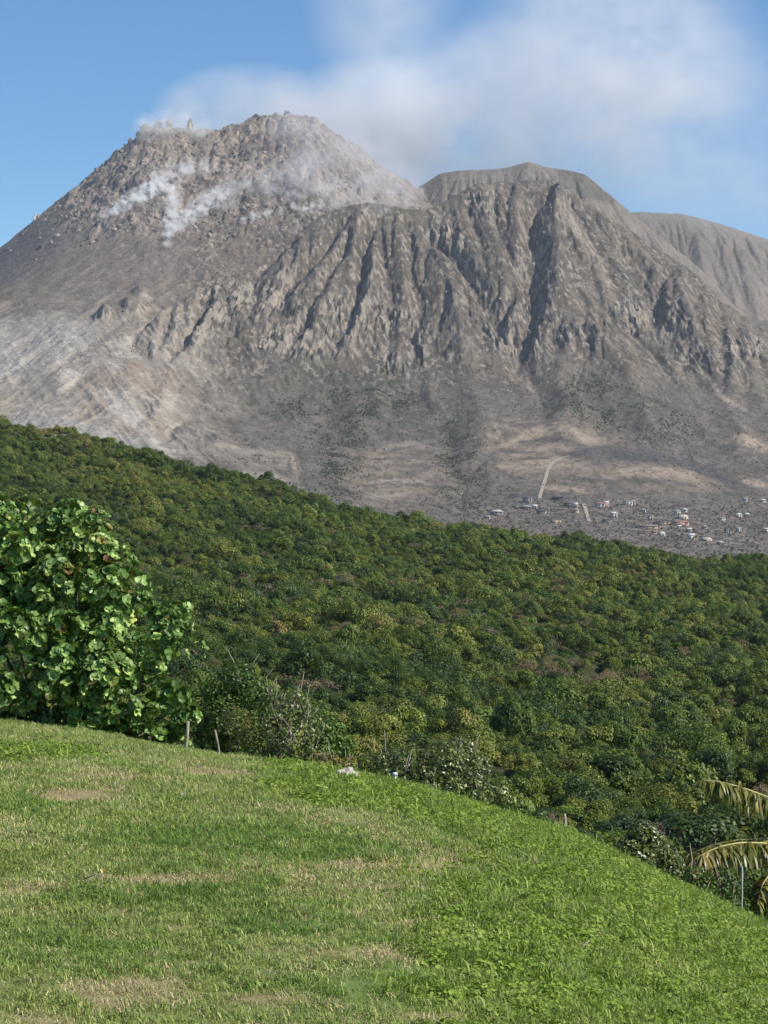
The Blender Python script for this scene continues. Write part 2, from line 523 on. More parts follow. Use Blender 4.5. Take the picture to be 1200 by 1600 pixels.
NU, ND = 1080, 1000
ud = np.linspace(-0.216, 0.216, NU)
yd = np.concatenate([np.linspace(2320, 4000, 300, endpoint=False), np.linspace(4000, 6000, 560, endpoint=False), np.linspace(6000, 7050, 140)])
UU, YY = np.meshgrid(ud, yd)
XX = UU * YY
ZZ = terr_h(XX, YY)
uu = U0 + F * UU
vv = 800 - F * ZZ / YY
gyx = np.gradient(ZZ, axis=1) / np.gradient(XX, axis=1)
gyy = np.gradient(ZZ, axis=0) / np.gradient(YY, axis=0)
slope = np.hypot(gyx, gyy)
dome = sm(400, 340, vv + (uu - 300) * 0.05) * sm(60, 190, uu + (380 - vv) * 0.5) * sm(700, 560, uu) * (YY > 5060)
steep = sm(0.85, 1.3, slope)
cl = sm(0.8, 1.25, slope) * (YY < 5500)
ZZ = ZZ + dome * (6 * (fbm(XX / 14, YY / 20, 4, 91, 0.65)) + 6 * np.maximum(0, vn(XX / 8, YY / 11, 93) - 0.5))
m1z = (YY < 5320) * sm(230, 330, uu) * sm(630, 560, vv)
fu = fall(uu + 7 * fbm(XX / 60, YY / 60, 3, 97), vv)
ZZ = ZZ + m1z * (2.2 * ridged(fu / 13, vv / 45, 3, 98) + 1.3 * fbm(XX / 20, YY / 26, 4, 99, 0.6))
rk = m1z * np.exp(-((vv - 505 - 40 * fbm(uu / 90, uu * 0, 2, 8)) / 50) ** 2) 
def oc(cx, cy, rx, ry): return sm(1.35, 0.6, np.hypot((uu - cx) / rx, (vv - cy) / ry) + 0.5 * fbm(XX / 30, YY / 40, 3, 44))
rk = m1z * np.maximum.reduce([oc(*a_) for a_ in ((290, 500, 38, 26), (345, 480, 40, 40), (430, 470, 60, 32), (470, 535, 70, 30), (545, 500, 40, 50), (610, 500, 40, 22), (655, 540, 24, 40), (700, 365, 30, 14), (760, 320, 30, 22),
      (790, 520, 40, 34), (838, 500, 30, 50), (886, 524, 34, 14), (985, 488, 34, 24), (1045, 500, 34, 36), (1080, 560, 30, 30), (1165, 545, 34, 22), (835, 400, 16, 40), (610, 575, 26, 22))])
ZZ = ZZ + rk * (8 * ridged(fu / 6, vv / 22, 3, 51) + 5 * fbm(XX / 9, ZZ / 14, 3, 52))
ZZ = ZZ + cl * 6 * fbm(XX / 6, ZZ / 22, 3, 95) + 1.2 * fbm(XX / 11, YY / 14, 3, 96)

fz = sm(560, 300, uu + (vv - 560) * 0.5) * sm(440, 560, vv + (uu - 100) * 0.12)
wfan = 10 * fbm(XX / 90, YY / 120, 3, 131)
fr1 = ridged((uu - 0.9 * (vv - 600) + wfan) / 26, (uu + vv) / 110, 3, 133)
fr2 = ridged((uu + 1.5 * (vv - 600) + wfan) / 30, (uu - vv) / 110, 3, 135)
sw = sm(120, 220, uu)
ZZ = ZZ + fz * (6.5 * (fr1 * (0.35 + 0.65 * sw) + fr2 * (1 - sw) * 0.8))
# rock, ash and soil colours, plus a haze tone on the dome
def ell(cx, cy, rx, ry, rot=0, soft=0.35):
    c, s_ = math.cos(rot), math.sin(rot)
    a = (uu - cx) * c + (vv - cy) * s_; b = -(uu - cx) * s_ + (vv - cy) * c
    a = a + 14 * nA; b = b + 9 * nB
    return sm(1 + soft, 1 - soft, np.hypot(a / rx, b / ry))
nA = fbm(XX / 90, YY / 120, 4, 101); nB = fbm(XX / 90 + 9, YY / 120, 4, 105)
n1 = fbm(XX / 30, YY / 40, 5, 111, 0.6); n2 = fbm(XX / 8, YY / 11, 3, 115, 0.6)
C = np.zeros(ZZ.shape + (3,))
def lay(mask, col):
    global C
    C = C * (1 - mask[..., None]) + np.array(col) * mask[..., None]
one = np.ones_like(ZZ)
lay(one, (0.165, 0.140, 0.110))
lay(sm(0.05, 0.3, n1) * 0.6, (0.235, 0.20, 0.16))
lay(sm(-0.05, 0.25, nA) * 0.6 * (vv > 300), (0.12, 0.108, 0.085))
far = (YY > 5420) & (uu > 560)
lay(far * 0.6, (0.18, 0.16, 0.14))
lay(((YY > 5800) & (uu > 700)) * 0.8, (0.215, 0.19, 0.165))
lay(ell(930, 285, 50, 25, 0.6) * far * 0.6, (0.075, 0.078, 0.062))
# fan of pale ash at the left
fan = sm(560, 300, uu + (vv - 560) * 0.5) * sm(440, 560, vv + (uu - 100) * 0.12)
fan = fan * sm(1.25, 0.85, (uu - 60) / (270 + 0 * uu) + 0.25 * nA)
lay(fan * 0.9, (0.30, 0.262, 0.215))
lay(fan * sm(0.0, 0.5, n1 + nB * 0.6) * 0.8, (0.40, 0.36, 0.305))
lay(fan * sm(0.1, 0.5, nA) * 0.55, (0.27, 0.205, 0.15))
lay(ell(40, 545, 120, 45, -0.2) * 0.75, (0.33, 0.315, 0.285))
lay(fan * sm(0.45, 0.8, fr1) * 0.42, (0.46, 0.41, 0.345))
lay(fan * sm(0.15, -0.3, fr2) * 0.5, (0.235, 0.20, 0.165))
lay(ell(130, 690, 140, 30, 0.2) * 0.7, (0.31, 0.30, 0.275))
lay(ell(105, 590, 14, 22, 0.9) * 0.6, (0.50, 0.45, 0.38))
lay(ell(200, 650, 60, 12, 0.75) * 0.6, (0.50, 0.47, 0.41))
lay(ell(60, 600, 38, 24, 0.5) * 0.7, (0.20, 0.19, 0.165))
crestz = ell(560, 360, 105, 50, 0.0) * (YY < 5100) * (YY > 4300)
lay(crestz * 0.55 * sm(-0.4, 0.2, n1), (0.105, 0.10, 0.075))
lay(dome * sm(380, 520, uu) * 0.4, (0.29, 0.25, 0.225))  # paler, pinker haze over the dome's right side, put into the colour
def lines(L, col, op, wob=5.0):
    a_ = uu + wob * nB; b_ = vv + wob * 0.6 * nA
    for p, W in L:
        p = np.array(p, float)
        f_ = poly_field(a_, b_, p, W * 1.5, 1.0, 0.6)
        lay(np.clip(f_ * 1.3, 0, 1) * op * sm(-0.9, -0.1, n1 + 0.8 * n2), col)
# brown talus under the dome
tal = sm(470, 400, vv - (uu - 150) * 0.12) * sm(600, 380, uu + (vv - 400) * 0.6) * (1 - dome)
lay(tal * 0.6, (0.20, 0.165, 0.14))
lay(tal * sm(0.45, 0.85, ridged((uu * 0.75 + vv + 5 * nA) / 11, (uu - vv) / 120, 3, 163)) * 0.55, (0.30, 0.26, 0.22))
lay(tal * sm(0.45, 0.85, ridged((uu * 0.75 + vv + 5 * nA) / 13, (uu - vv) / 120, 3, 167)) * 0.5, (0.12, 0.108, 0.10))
lay(ell(55, 385, 120, 30, -0.65) * (1 - dome) * 0.75, (0.115, 0.105, 0.105))
lay(ell(360, 400, 60, 40, -0.6) * 0.6, (0.245, 0.195, 0.155))
lay(dome * 0.8, (0.235, 0.20, 0.168))
lay(dome * sm(0.05, 0.5, n2) * 0.6, (0.36, 0.30, 0.245))
lay(dome * sm(0.1, 0.5, -n2) * 0.6, (0.15, 0.135, 0.125))
# cliffs
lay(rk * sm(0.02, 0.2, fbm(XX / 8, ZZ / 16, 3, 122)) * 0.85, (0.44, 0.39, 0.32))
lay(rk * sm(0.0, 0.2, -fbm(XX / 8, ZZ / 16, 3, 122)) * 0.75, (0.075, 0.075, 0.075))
pale = cl * sm(-0.1, 0.4, n2 + 0.3 * nB)
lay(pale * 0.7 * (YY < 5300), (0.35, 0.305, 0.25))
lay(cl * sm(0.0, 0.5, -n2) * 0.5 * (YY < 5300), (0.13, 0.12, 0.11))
# washed channels carry pale gravel
fl = terr_flow(XX, YY)
ch = sm(np.percentile(fl, 93), np.percentile(fl, 99.3), fl) * (YY < 5300) * (slope > 0.12)
lay(ch * 0.5, (0.32, 0.275, 0.225))
# scrub, grey dead brush and fields at the foot
foot = sm(560, 640, vv + 25 * nA)
lay(foot * (1 - fan) * 0.7 * sm(200, 330, uu), (0.145, 0.132, 0.112))
green = np.clip(ell(565, 610, 110, 48, 0.1) + 0.7 * ell(720, 730, 36, 70, 0) + ell(540, 720, 40, 60) + 0.8 * ell(960, 640, 120, 40, 0.3) + 0.6 * ell(430, 640, 60, 20), 0, 1)
lay(green * sm(-0.5, 0.3, n1) * 0.8, (0.085, 0.098, 0.066))
terrace = 0.5 + 0.5 * np.sin(vv / 3.3 + 6 * nB + 3 * nA + (uu - 800) * 0.02)
fields = np.clip(ell(870, 705, 120, 52, 0.12) + ell(620, 745, 90, 45, 0.05) + ell(1020, 745, 90, 22, 0.15), 0, 1)
lay(fields * 0.85, (0.28, 0.225, 0.17))
lay(fields * sm(0.5, 0.75, terrace + 0.9 * n1) * 0.65, (0.11, 0.10, 0.09))
lay(ell(940, 712, 55, 14, 0.1) * 0.85, (0.10, 0.097, 0.09))
lay(ell(1000, 742, 90, 10, 0.05) * 0.6, (0.225, 0.175, 0.135))
lay(ell(370, 712, 90, 14, 0.17) * 0.7, (0.255, 0.225, 0.185))
lay(ell(330, 735, 60, 12, 0.2) * 0.5, (0.14, 0.115, 0.10))
lay(ell(1175, 690, 40, 10, 0.5) * 0.6, (0.23, 0.18, 0.14))
vil = sm(770, 800, vv) * sm(660, 760, uu)
lay(vil * 0.7, (0.20, 0.172, 0.152))
lay(vil * sm(0.0, 0.45, n1) * 0.5, (0.21, 0.18, 0.155))
n3 = fbm(XX / 14, YY / 26, 4, 121, 0.65)
low = sm(570, 640, vv + 20 * nA) * sm(240, 340, uu)
lay(low * sm(0.08, 0.22, n3) * 0.55, (0.085, 0.085, 0.066))
lay(low * sm(0.12, 0.26, -n3) * 0.45, (0.225, 0.19, 0.16))
m1c = (YY < 5400) * sm(640, 560, vv) * sm(250, 330, uu)
lay(m1c * sm(0.08, 0.22, n3) * 0.55, (0.092, 0.086, 0.068))
n4 = ridged(fu / 16, vv / 60, 3, 98)
lay(m1c * sm(0.35, 0.75, n4) * sm(-0.1, 0.25, n1) * 0.28, (0.31, 0.26, 0.205))
lay(m1c * sm(0.22, 0.34, n2) * sm(-0.1, 0.2, -n1 + 0.1) * 0.7, (0.38, 0.33, 0.27))
TAN, DRK = (0.36, 0.29, 0.22), (0.085, 0.082, 0.08)
lines([([(760, 706), (820, 682), (870, 668), (915, 684), (955, 697)], 7), ([(795, 712), (860, 700), (908, 700)], 5), ([(765, 731), (830, 726), (880, 722), (925, 727)], 6),
       ([(955, 738), (1010, 735), (1060, 742), (1105, 753)], 7), ([(840, 762), (900, 766), (935, 769)], 4), ([(1140, 680), (1170, 690), (1205, 704)], 7), ([(1160, 750), (1205, 758)], 5)], TAN, 0.85)
lines([([(800, 691), (850, 685), (905, 690)], 1.8), ([(785, 707), (850, 707)], 1.8), ([(800, 718), (862, 716)], 1.8), ([(900, 707), (950, 703), (1000, 713), (1050, 722)], 8),
       ([(860, 747), (950, 752), (1040, 750)], 3), ([(780, 774), (900, 781)], 2.5), ([(1000, 700), (1060, 722), (1120, 742), (1170, 770)], 6)], DRK, 0.8)
lines([([(275, 672), (340, 696), (400, 704), (462, 713)], 3.5), ([(456, 712), (462, 738)], 3), ([(560, 757), (620, 750), (680, 758)], 2.2), ([(572, 776), (645, 771)], 2.2), ([(590, 702), (640, 692), (684, 702)], 3.5),
       ([(345, 735), (420, 742), (455, 752)], 4)], (0.30, 0.26, 0.215), 0.85)
PALE = (0.40, 0.345, 0.28)
lines([([(675, 369), (720, 402), (750, 447), (780, 492), (806, 540), (812, 570), (826, 600), (843, 633)], 3.2), ([(905, 350), (921, 372), (950, 420)], 1.6),
       ([(975, 387), (996, 420), (1018, 456), (1023, 492), (1062, 534), (1095, 582), (1128, 618), (1185, 651)], 3.2), ([(957, 498), (1014, 555), (1050, 603)], 1.8),
       ([(1128, 560), (1131, 590), (1128, 618)], 1.6), ([(921, 540), (903, 588), (893, 615)], 1.6), ([(604, 490), (604, 560), (612, 590)], 2.2), ([(560, 560), (549, 500)], 2), ([(648, 470), (640, 560), (633, 600)], 2),
       ([(579, 318), (561, 345), (558, 380)], 1.8), ([(470, 345), (462, 372), (471, 399)], 1.8), ([(444, 380), (446, 432)], 1.8), ([(336, 468), (315, 522), (300, 550)], 4), ([(585, 384), (572, 468), (555, 504), (527, 565)], 4),
       ([(864, 300), (900, 360), (939, 426), (965, 480)], 6), ([(815, 560), (812, 575)], 3), ([(1150, 540), (1164, 585), (1172, 620)], 1.8), ([(670, 325), (690, 340), (715, 380)], 3)], PALE, 0.6, 8.0)
C = np.clip(C * (1 + 0.34 * n2 + 0.15 * n1)[..., None] * np.array([0.86, 0.85, 0.85]) * (1 - 0.22 * m1c - 0.1 * low)[..., None], 0.02, 0.8)

V = np.stack([XX, YY, ZZ], -1).reshape(-1, 3)
ii = np.arange((ND - 1) * (NU - 1)); r_ = ii // (NU - 1); c_ = ii % (NU - 1)
q = r_ * NU + c_
faces = np.stack([q, q + 1, q + NU + 1, q + NU], -1)
M_MTN = mat_tint("ash_and_rock", nscale=0.16, amt=0.4, bump=0.9, bdist=5.0, bscale=0.07, speck=0.6)
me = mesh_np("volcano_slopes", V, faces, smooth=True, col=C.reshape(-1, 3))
mtn = link_mesh("volcano_slopes", me, [M_MTN])
tag(mtn, kind='structure')

def ray_ground(u, v):
    """first ground point seen along the photo direction (u, v) on the mountain side"""
    ys = np.arange(2330, 6990, 4.0)
    x = (u - U0) / F * ys
    z = terr_h(x, ys)
    hit = z >= (800 - v) / F * ys
    i = int(np.argmax(hit))
    if not hit[i]: i = len(ys) - 1
    return float(x[i]), float(ys[i]), float(z[i])

#@@NEAR
# ================================================================== THE VALLEY AND ITS WOOD
def forest_v(u, d):
    """photo row of the treetops at distance d"""
    us = [-500, 0, 100, 200, 260, 380, 520, 620, 730, 870, 1000, 1080, 1200, 1700]
    ridge = np.interp(u, us, [600, 664, 676, 697, 713, 748, 778, 803, 818, 838, 858, 868, 877, 900])
    k = np.clip((u + 100) / 1400, 0, 1)
    rows = [(60, 1560, 1560), (120, 1400, 1480), (200, 1200, 1340), (300, 1085, 1232), (400, 1000, 1152), (600, 882, 1035), (800, 800, 965), (1000, 733, 915)]
    ds = [r[0] for r in rows] + [1250]
    a = np.interp(d, ds, [r[1] for r in rows] + [0])
    b = np.interp(d, ds, [r[2] for r in rows] + [0])
    vtop = a * (1 - k) + b * k
    t = np.clip((d - 1000) / 250, 0, 1)
    v1000 = rows[-1][1] * (1 - k) + rows[-1][2] * k
    vt = v1000 * (1 - t) + ridge * t
    return np.where(d > 1000, vt, vtop)
def valley_h(x, y):
    d = np.maximum(y, 40.0)
    u = U0 + F * x / d
    dd = np.minimum(d, 1250)
    z = (800 - forest_v(u, dd)) / F * dd - 6.5
    z = np.where(d > 1250, z - (d - 1250) * 0.16, z)
    k = sm(100, 300, d)
    return z + k * (8 * fbm(x / 70, y / 70, 3, 131) + 4.5 * fbm(x / 24, y / 24, 2, 135))
EDGE_U = [-800, -100, 0, 130, 290, 450, 540, 640, 800, 880, 960, 1060, 1160, 1200, 1300, 1500, 2000]
EDGE_V = [1100, 1122, 1131, 1148, 1178, 1198, 1213, 1236, 1284, 1307, 1346, 1394, 1440, 1460, 1510, 1600, 1800]
def lawn_par(u):
    ve = np.interp(u, EDGE_U, EDGE_V)
    De = np.interp(u, [-200, 0, 600, 1200, 1500], [35, 34, 31, 25.5, 24])
    k = 1.6 / De ** 2
    s_ = (ve - 800) / F - 3.2 / De
    return De, s_, k
def lawn_h(x, y):
    """the grassy brow we stand on: falls away past its edge"""
    d = np.maximum(y, 1.0)
    u = np.clip(U0 + F * x / d, -500, 1700)
    De, s_, k = lawn_par(u)
    z = -1.6 - s_ * d - k * d * d
    over = np.maximum(d - De - 0.6, 0)
    z = z - 0.055 * over ** 2 / (1 + 0.05 * over)
    w_ = sm(2, 7, y)
    z0 = -1.6 - 0.03 * y
    z = z0 * (1 - w_) + z * w_
    return z + 0.035 * fbm(x / 1.7, y / 1.7, 3, 141) * sm(0, 3, d) + 0.012 * fbm(x / 0.35, y / 0.35, 2, 145)
def ground_h(x, y):
    x = np.asarray(x, float); y = np.asarray(y, float)
    a = lawn_h(x, y); b = valley_h(x, y)
    return np.where(y < 75, np.maximum(a, b), b)
def lawn_point(u, v):
    ys = np.arange(4.0, 70, 0.02)
    x = (u - U0) / F * ys
    z = lawn_h(x, ys)
    hit = z >= (800 - v) / F * ys
    i = int(np.argmax(hit)) if hit.any() else int(np.argmin(np.abs(z - (800 - v) / F * ys)))
    return float(x[i]), float(ys[i]), float(z[i])

def sheet(name, ul, yl, hf, colf, mat):
    U_, Y_ = np.meshgrid(ul, yl)
    X_ = U_ * Y_
    Z_ = hf(X_, Y_)
    c_ = colf(X_, Y_)
    n_, m_ = X_.shape
    i_ = np.arange((n_ - 1) * (m_ - 1)); q_ = (i_ // (m_ - 1)) * m_ + i_ % (m_ - 1)
    me_ = mesh_np(name, np.stack([X_, Y_, Z_], -1).reshape(-1, 3), np.stack([q_, q_ + 1, q_ + m_ + 1, q_ + m_], -1), True, c_.reshape(-1, 3))
    return tag(link_mesh(name, me_, [mat]), kind='structure')

M_SOIL = mat_tint("forest_soil", nscale=0.8, amt=0.5, bump=0.4, bdist=0.3, bscale=2.0)
def col_valley(x, y):
    n_ = sm(-0.4, 0.4, fbm(x / 12, y / 12, 3, 151))[..., None]
    return (1 - n_) * np.array([0.03, 0.04, 0.014]) + n_ * np.array([0.055, 0.06, 0.025])
yl = np.concatenate([np.linspace(38, 120, 60, endpoint=False), np.linspace(120, 1500, 300), np.linspace(1520, 2340, 30)])
sheet("valley_floor", np.linspace(-0.30, 0.30, 240), yl, valley_h, col_valley, M_SOIL)

def px_ell(x, y, cx, cy, rx, ry, soft=0.4):
    z = lawn_h(x, y)
    u = U0 + F * x / y; v = 800 - F * z / y
    return sm(1 + soft, 1 - soft, np.hypot((u - cx) / rx, (v - cy) / ry) + 0.35 * fbm(x / 0.5, y / 0.9, 3, 161))
DRY = [(120, 1243, 75, 11), (135, 1215, 80, 7), (665, 1358, 60, 9), (170, 1555, 110, 26), (560, 1352, 60, 7), (700, 1590, 90, 10), (330, 1212, 60, 6), (60, 1600, 60, 14), (560, 1490, 100, 12), (420, 1560, 80, 10), (640, 1445, 70, 9), (250, 1375, 90, 7), (40, 1390, 60, 8)]
def dry_mask(x, y):
    m_ = 0
    for i, a in enumerate(DRY):
        m_ = np.maximum(m_, px_ell(x, y, *a) * (1.0 if i in (0,) else 0.8))
    return m_
def weed_mask(x, y):
    z = lawn_h(x, y); u = U0 + F * x / y; v = 800 - F * z / y
    ve = np.interp(u, EDGE_U, EDGE_V)
    a = sm(60, 15, v - ve + 25 * fbm(x / 0.8, y / 0.8, 3, 171)) * sm(380, 500, u)
    low = sm(0, 90, (u - 560) * 0.75 + (v - 1420) * 0.55 + 75 * fbm(x / 0.9, y / 1.2, 3, 175)) * sm(1330, 1385, v + 25 * fbm(x / 0.6, y / 0.6, 2, 177)) * sm(560, 700, u)
    low2 = sm(840, 960, u + 60 * fbm(x / 0.7, y / 0.7, 2, 178)) 
    b = px_ell(x, y, 445, 1233, 40, 8) + px_ell(x, y, 530, 1255, 90, 10) + px_ell(x, y, 60, 1180, 90, 12) * 0.6
    return np.clip(np.maximum(np.maximum(a, low), low2 * 0.9) + b, 0, 1)
def col_lawn(x, y):
    n_ = sm(-0.3, 0.4, fbm(x / 1.3, y / 2.0, 4, 181))[..., None]
    c_ = (1 - n_) * np.array([0.12, 0.17, 0.045]) + n_ * np.array([0.19, 0.20, 0.075])
    d_ = (dry_mask(x, np.maximum(y, 4)) * 0.8)[..., None]
    return c_ * (1 - d_) + d_ * np.array([0.27, 0.21, 0.115])
M_LAWN = mat_tint("turf_soil", nscale=14.0, amt=0.5, bump=0.5, bdist=0.02, bscale=40.0)
yl = np.concatenate([np.linspace(-6, 4, 12, endpoint=False), np.linspace(4, 46, 420), np.linspace(47, 74, 20)])
def lawn_sheet():
    xs = np.linspace(-1, 1, 300)
    Y_, T_ = np.meshgrid(yl, xs, indexing='ij')
    X_ = T_ * (8 + np.maximum(Y_, 0) * 0.22)
    Z_ = lawn_h(X_, Y_)
    c_ = col_lawn(X_, np.maximum(Y_, 4))
    n_, m_ = X_.shape
    i_ = np.arange((n_ - 1) * (m_ - 1)); q_ = (i_ // (m_ - 1)) * m_ + i_ % (m_ - 1)
    me_ = mesh_np("lawn_ground", np.stack([X_, Y_, Z_], -1).reshape(-1, 3), np.stack([q_, q_ + 1, q_ + m_ + 1, q_ + m_], -1), True, c_.reshape(-1, 3))
    return tag(link_mesh("lawn_ground", me_, [M_LAWN]), kind='structure')
lawn_sheet()
# the land round about, one sheet to the horizon, below everything else
def gsheet():
    R_ = [30, 300, 2000, 9000, 40000]
    V_ = []; F_ = []
    for r1 in R_:
        for k_ in range(48):
            a_ = k_ / 48 * 2 * math.pi
            V_.append((r1 * math.cos(a_), 3000 + r1 * math.sin(a_), -190.0))
    for j in range(len(R_) - 1):
        for k_ in range(48):
            F_.append((j * 48 + k_, j * 48 + (k_ + 1) % 48, (j + 1) * 48 + (k_ + 1) % 48, (j + 1) * 48 + k_))
    V_.append((0, 3000, -190.0))
    F3 = [(len(V_) - 1, k_, (k_ + 1) % 48) for k_ in range(48)]
    me_ = mesh_np("ground", np.array(V_), [np.array(F_), np.array(F3)])
    return tag(link_mesh("ground", me_, [mat_plain("far_land", (0.09, 0.09, 0.06), 0.9, 0.3, 0.004)]), kind='structure')
gsheet()

# ------------------------------------------------------------------ foliage builders
def unit(n, r):
    a = r.normal(size=(n, 3)); return a / np.linalg.norm(a, axis=1)[:, None]
def leaf_quads(P, Nrm, size, r, aspect=0.6, shape='diamond', fold=0.25):
    """one small leaf face pair per point, facing about Nrm"""
    n = len(P)
    t = np.cross(Nrm, unit(n, r)); t /= (np.linalg.norm(t, axis=1)[:, None] + 1e-9)
    b = np.cross(Nrm, t)
    L_ = (size * (0.7 + 0.6 * r.random(n)))[:, None] if np.isscalar(size) else size[:, None]
    W_ = L_ * aspect
    if shape == 'diamond':
        vs_ = [P - t * L_ * .5, P + b * W_ * .5 + Nrm * L_ * fold * .3, P + t * L_ * .5, P - b * W_ * .5 + Nrm * L_ * fold * .3]
        V_ = np.stack(vs_, 1).reshape(-1, 3)
        i0 = np.arange(n) * 4
        F_ = np.concatenate([np.stack([i0, i0 + 1, i0 + 2], -1), np.stack([i0, i0 + 2, i0 + 3], -1)])
        return V_, F_, 4
    k = 8   # round leaf, gently cupped
    ang = np.linspace(0, 2 * np.pi, k, endpoint=False)
    ring = [P + t * (np.cos(a) * L_ * .5) + b * (np.sin(a) * W_ * .5) + Nrm * (L_ * 0.10 * (1 + 0.6 * np.sin(2 * a))) for a in ang]
    V_ = np.stack([P] + ring, 1).reshape(-1, 3)
    i0 = np.arange(n) * (k + 1)
    F_ = np.concatenate([np.stack([i0, i0 + 1 + j, i0 + 1 + (j + 1) % k], -1) for j in range(k)])
    return V_, F_, k + 1
def tube(pts, rad, seg=6):
    pts = np.array(pts, float); n = len(pts)
    V_ = []
    for i in range(n):
        d = pts[min(i + 1, n - 1)] - pts[max(i - 1, 0)]; d /= np.linalg.norm(d) + 1e-9
        a = np.cross(d, [0.3, 1, 0.2]); a /= np.linalg.norm(a) + 1e-9; b = np.cross(d, a)
        for k in range(seg):
            t_ = 2 * math.pi * k / seg
            V_.append(pts[i] + (a * math.cos(t_) + b * math.sin(t_)) * rad[i])
    F_ = []
    for i in range(n - 1):
        for k in range(seg):
            F_.append((i * seg + k, i * seg + (k + 1) % seg, (i + 1) * seg + (k + 1) % seg, (i + 1) * seg + k))
    V_.append(pts[0]); V_.append(pts[-1])
    F3 = [(len(V_) - 2, (k + 1) % seg, k) for k in range(seg)] + [(len(V_) - 1, (n - 1) * seg + k, (n - 1) * seg + (k + 1) % seg) for k in range(seg)]
    return np.array(V_), np.array(F_), np.array(F3)
class MB:
    def __init__(s): s.V = []; s.Q = []; s.T = []; s.n = 0
    def add(s, V_, Q=None, T=None):
        s.V.append(np.asarray(V_, float))
        if Q is not None and len(Q): s.Q.append(np.asarray(Q) + s.n)
        if T is not None and len(T): s.T.append(np.asarray(T) + s.n)
        s.n += len(V_)
    def tube(s, pts, rad, seg=6): s.add(*tube(pts, rad, seg))
    def box(s, c, d, rz=0.0):
        c = np.array(c, float); h = np.array(d, float) / 2
        v = np.array([[i, j, k] for i in (-1, 1) for j in (-1, 1) for k in (-1, 1)]) * h
        R = np.array([[math.cos(rz), -math.sin(rz), 0], [math.sin(rz), math.cos(rz), 0], [0, 0, 1]])
        s.add(v @ R.T + c, [(0, 1, 3, 2), (4, 6, 7, 5), (0, 4, 5, 1), (2, 3, 7, 6), (0, 2, 6, 4), (1, 5, 7, 3)])
    def mesh(s, name, smooth=False):
        return mesh_np(name, np.concatenate(s.V), ([np.concatenate(s.Q)] if s.Q else []) + ([np.concatenate(s.T)] if s.T else []), smooth)
    def build(s, name, mat, parent=None, smooth=False):
        return link_mesh(name, s.mesh(name, smooth), [mat], parent)

def crown_mesh(name, seed, R=3.3, Hc=4.2, lobes=15, per=110, leaf=0.42, flat=0.75, upbias=0.5):
    """rounded tropical crown: clumps of leaves on lobes round a dome; base at z=0"""
    r = np.random.default_rng(seed)
    Vs = []; Fs = []; Ts = []; n = 0
    for i in range(lobes):
        if i == 0: c = np.array([0, 0, Hc * 0.75]); rad = R * 0.42
        else:
            a = i * 2.4 + r.random() * 0.8; e = r.random()
            rr = R * (0.80 - 0.45 * e ** 1.5) * (0.75 + 0.4 * r.random())
            c = np.array([math.cos(a) * rr, math.sin(a) * rr, Hc * (0.25 + 0.55 * e)]); rad = R * (0.27 + 0.2 * r.random())
        m = int(per * (rad / (R * 0.38)) ** 2)
        N_ = unit(m, r); N_[:, 2] = np.where(N_[:, 2] < -0.3, -N_[:, 2], N_[:, 2])
        P = c + N_ * np.array([1, 1, flat]) * rad * (0.72 + 0.38 * r.random(m))[:, None]
        nn = N_ + 0.55 * unit(m, r) + np.array([0, 0, upbias]); nn /= np.linalg.norm(nn, axis=1)[:, None]
        V_, F_, k = leaf_quads(P, nn, leaf, r, 0.62)
        tone = 0.25 + 0.5 * r.random()
        Ts.append(np.repeat(np.clip(tone + 0.28 * r.normal(size=m), 0, 1), k))
        Vs.append(V_); Fs.append(F_ + n); n += len(V_)
    T = np.concatenate(Ts)
    return mesh_np(name, np.concatenate(Vs), np.concatenate(Fs), False, np.stack([T, T, T], -1))
def trunk_mesh(name, seed, h=3.0, R=2.4, rad=0.16, bare=False):
    r = np.random.default_rng(seed + 500)
    m = MB()
    m.tube([(0, 0, -1.0), (0.1, 0.05, h * 0.5), (0.0, 0.15, h)], [rad * 1.5, rad, rad * 0.8], 6)
    for k in range(6):
        a = k * 1.05 + r.random()
        e = np.array([math.cos(a) * R, math.sin(a) * R, h + 1.2 + r.random() * 1.6])
        mid = np.array([math.cos(a) * R * 0.45, math.sin(a) * R * 0.45, h + 0.9])
        m.tube([(0, 0.1, h * 0.85), mid, e], [rad * 0.6, rad * 0.4, rad * 0.12], 4)
    return m.mesh(name)

G_STOPS = [(0.0, (0.040, 0.078, 0.012)), (0.3, (0.088, 0.140, 0.018)), (0.55, (0.145, 0.195, 0.024)), (0.78, (0.21, 0.225, 0.034)), (1.0, (0.26, 0.205, 0.065))]
M_WOOD_LEAF = mat_leaf("woodland_leaves", G_STOPS, 0.5, 0.22, 0.3, patch_scale=0.012)
M_WOOD_DARK = mat_leaf("dark_glossy_leaves", [(0.0, (0.035, 0.068, 0.016)), (1.0, (0.08, 0.125, 0.026))], 0.5, 0.15, 0.3)
M_WOOD_YELL = mat_leaf("yellow_green_leaves", [(0.0, (0.10, 0.13, 0.015)), (1.0, (0.16, 0.16, 0.03))], 0.5, 0.25, 0.3)
M_WOOD_DEAD = mat_leaf("dry_twigs_and_leaves", [(0.0, (0.17, 0.14, 0.07)), (0.5, (0.24, 0.18, 0.11)), (1.0, (0.20, 0.18, 0.145))], 0.8, 0.1, 0.1)
M_BARK = mat_plain("grey_brown_bark", (0.16, 0.13, 0.10), 0.9, 0.3, 3.0)

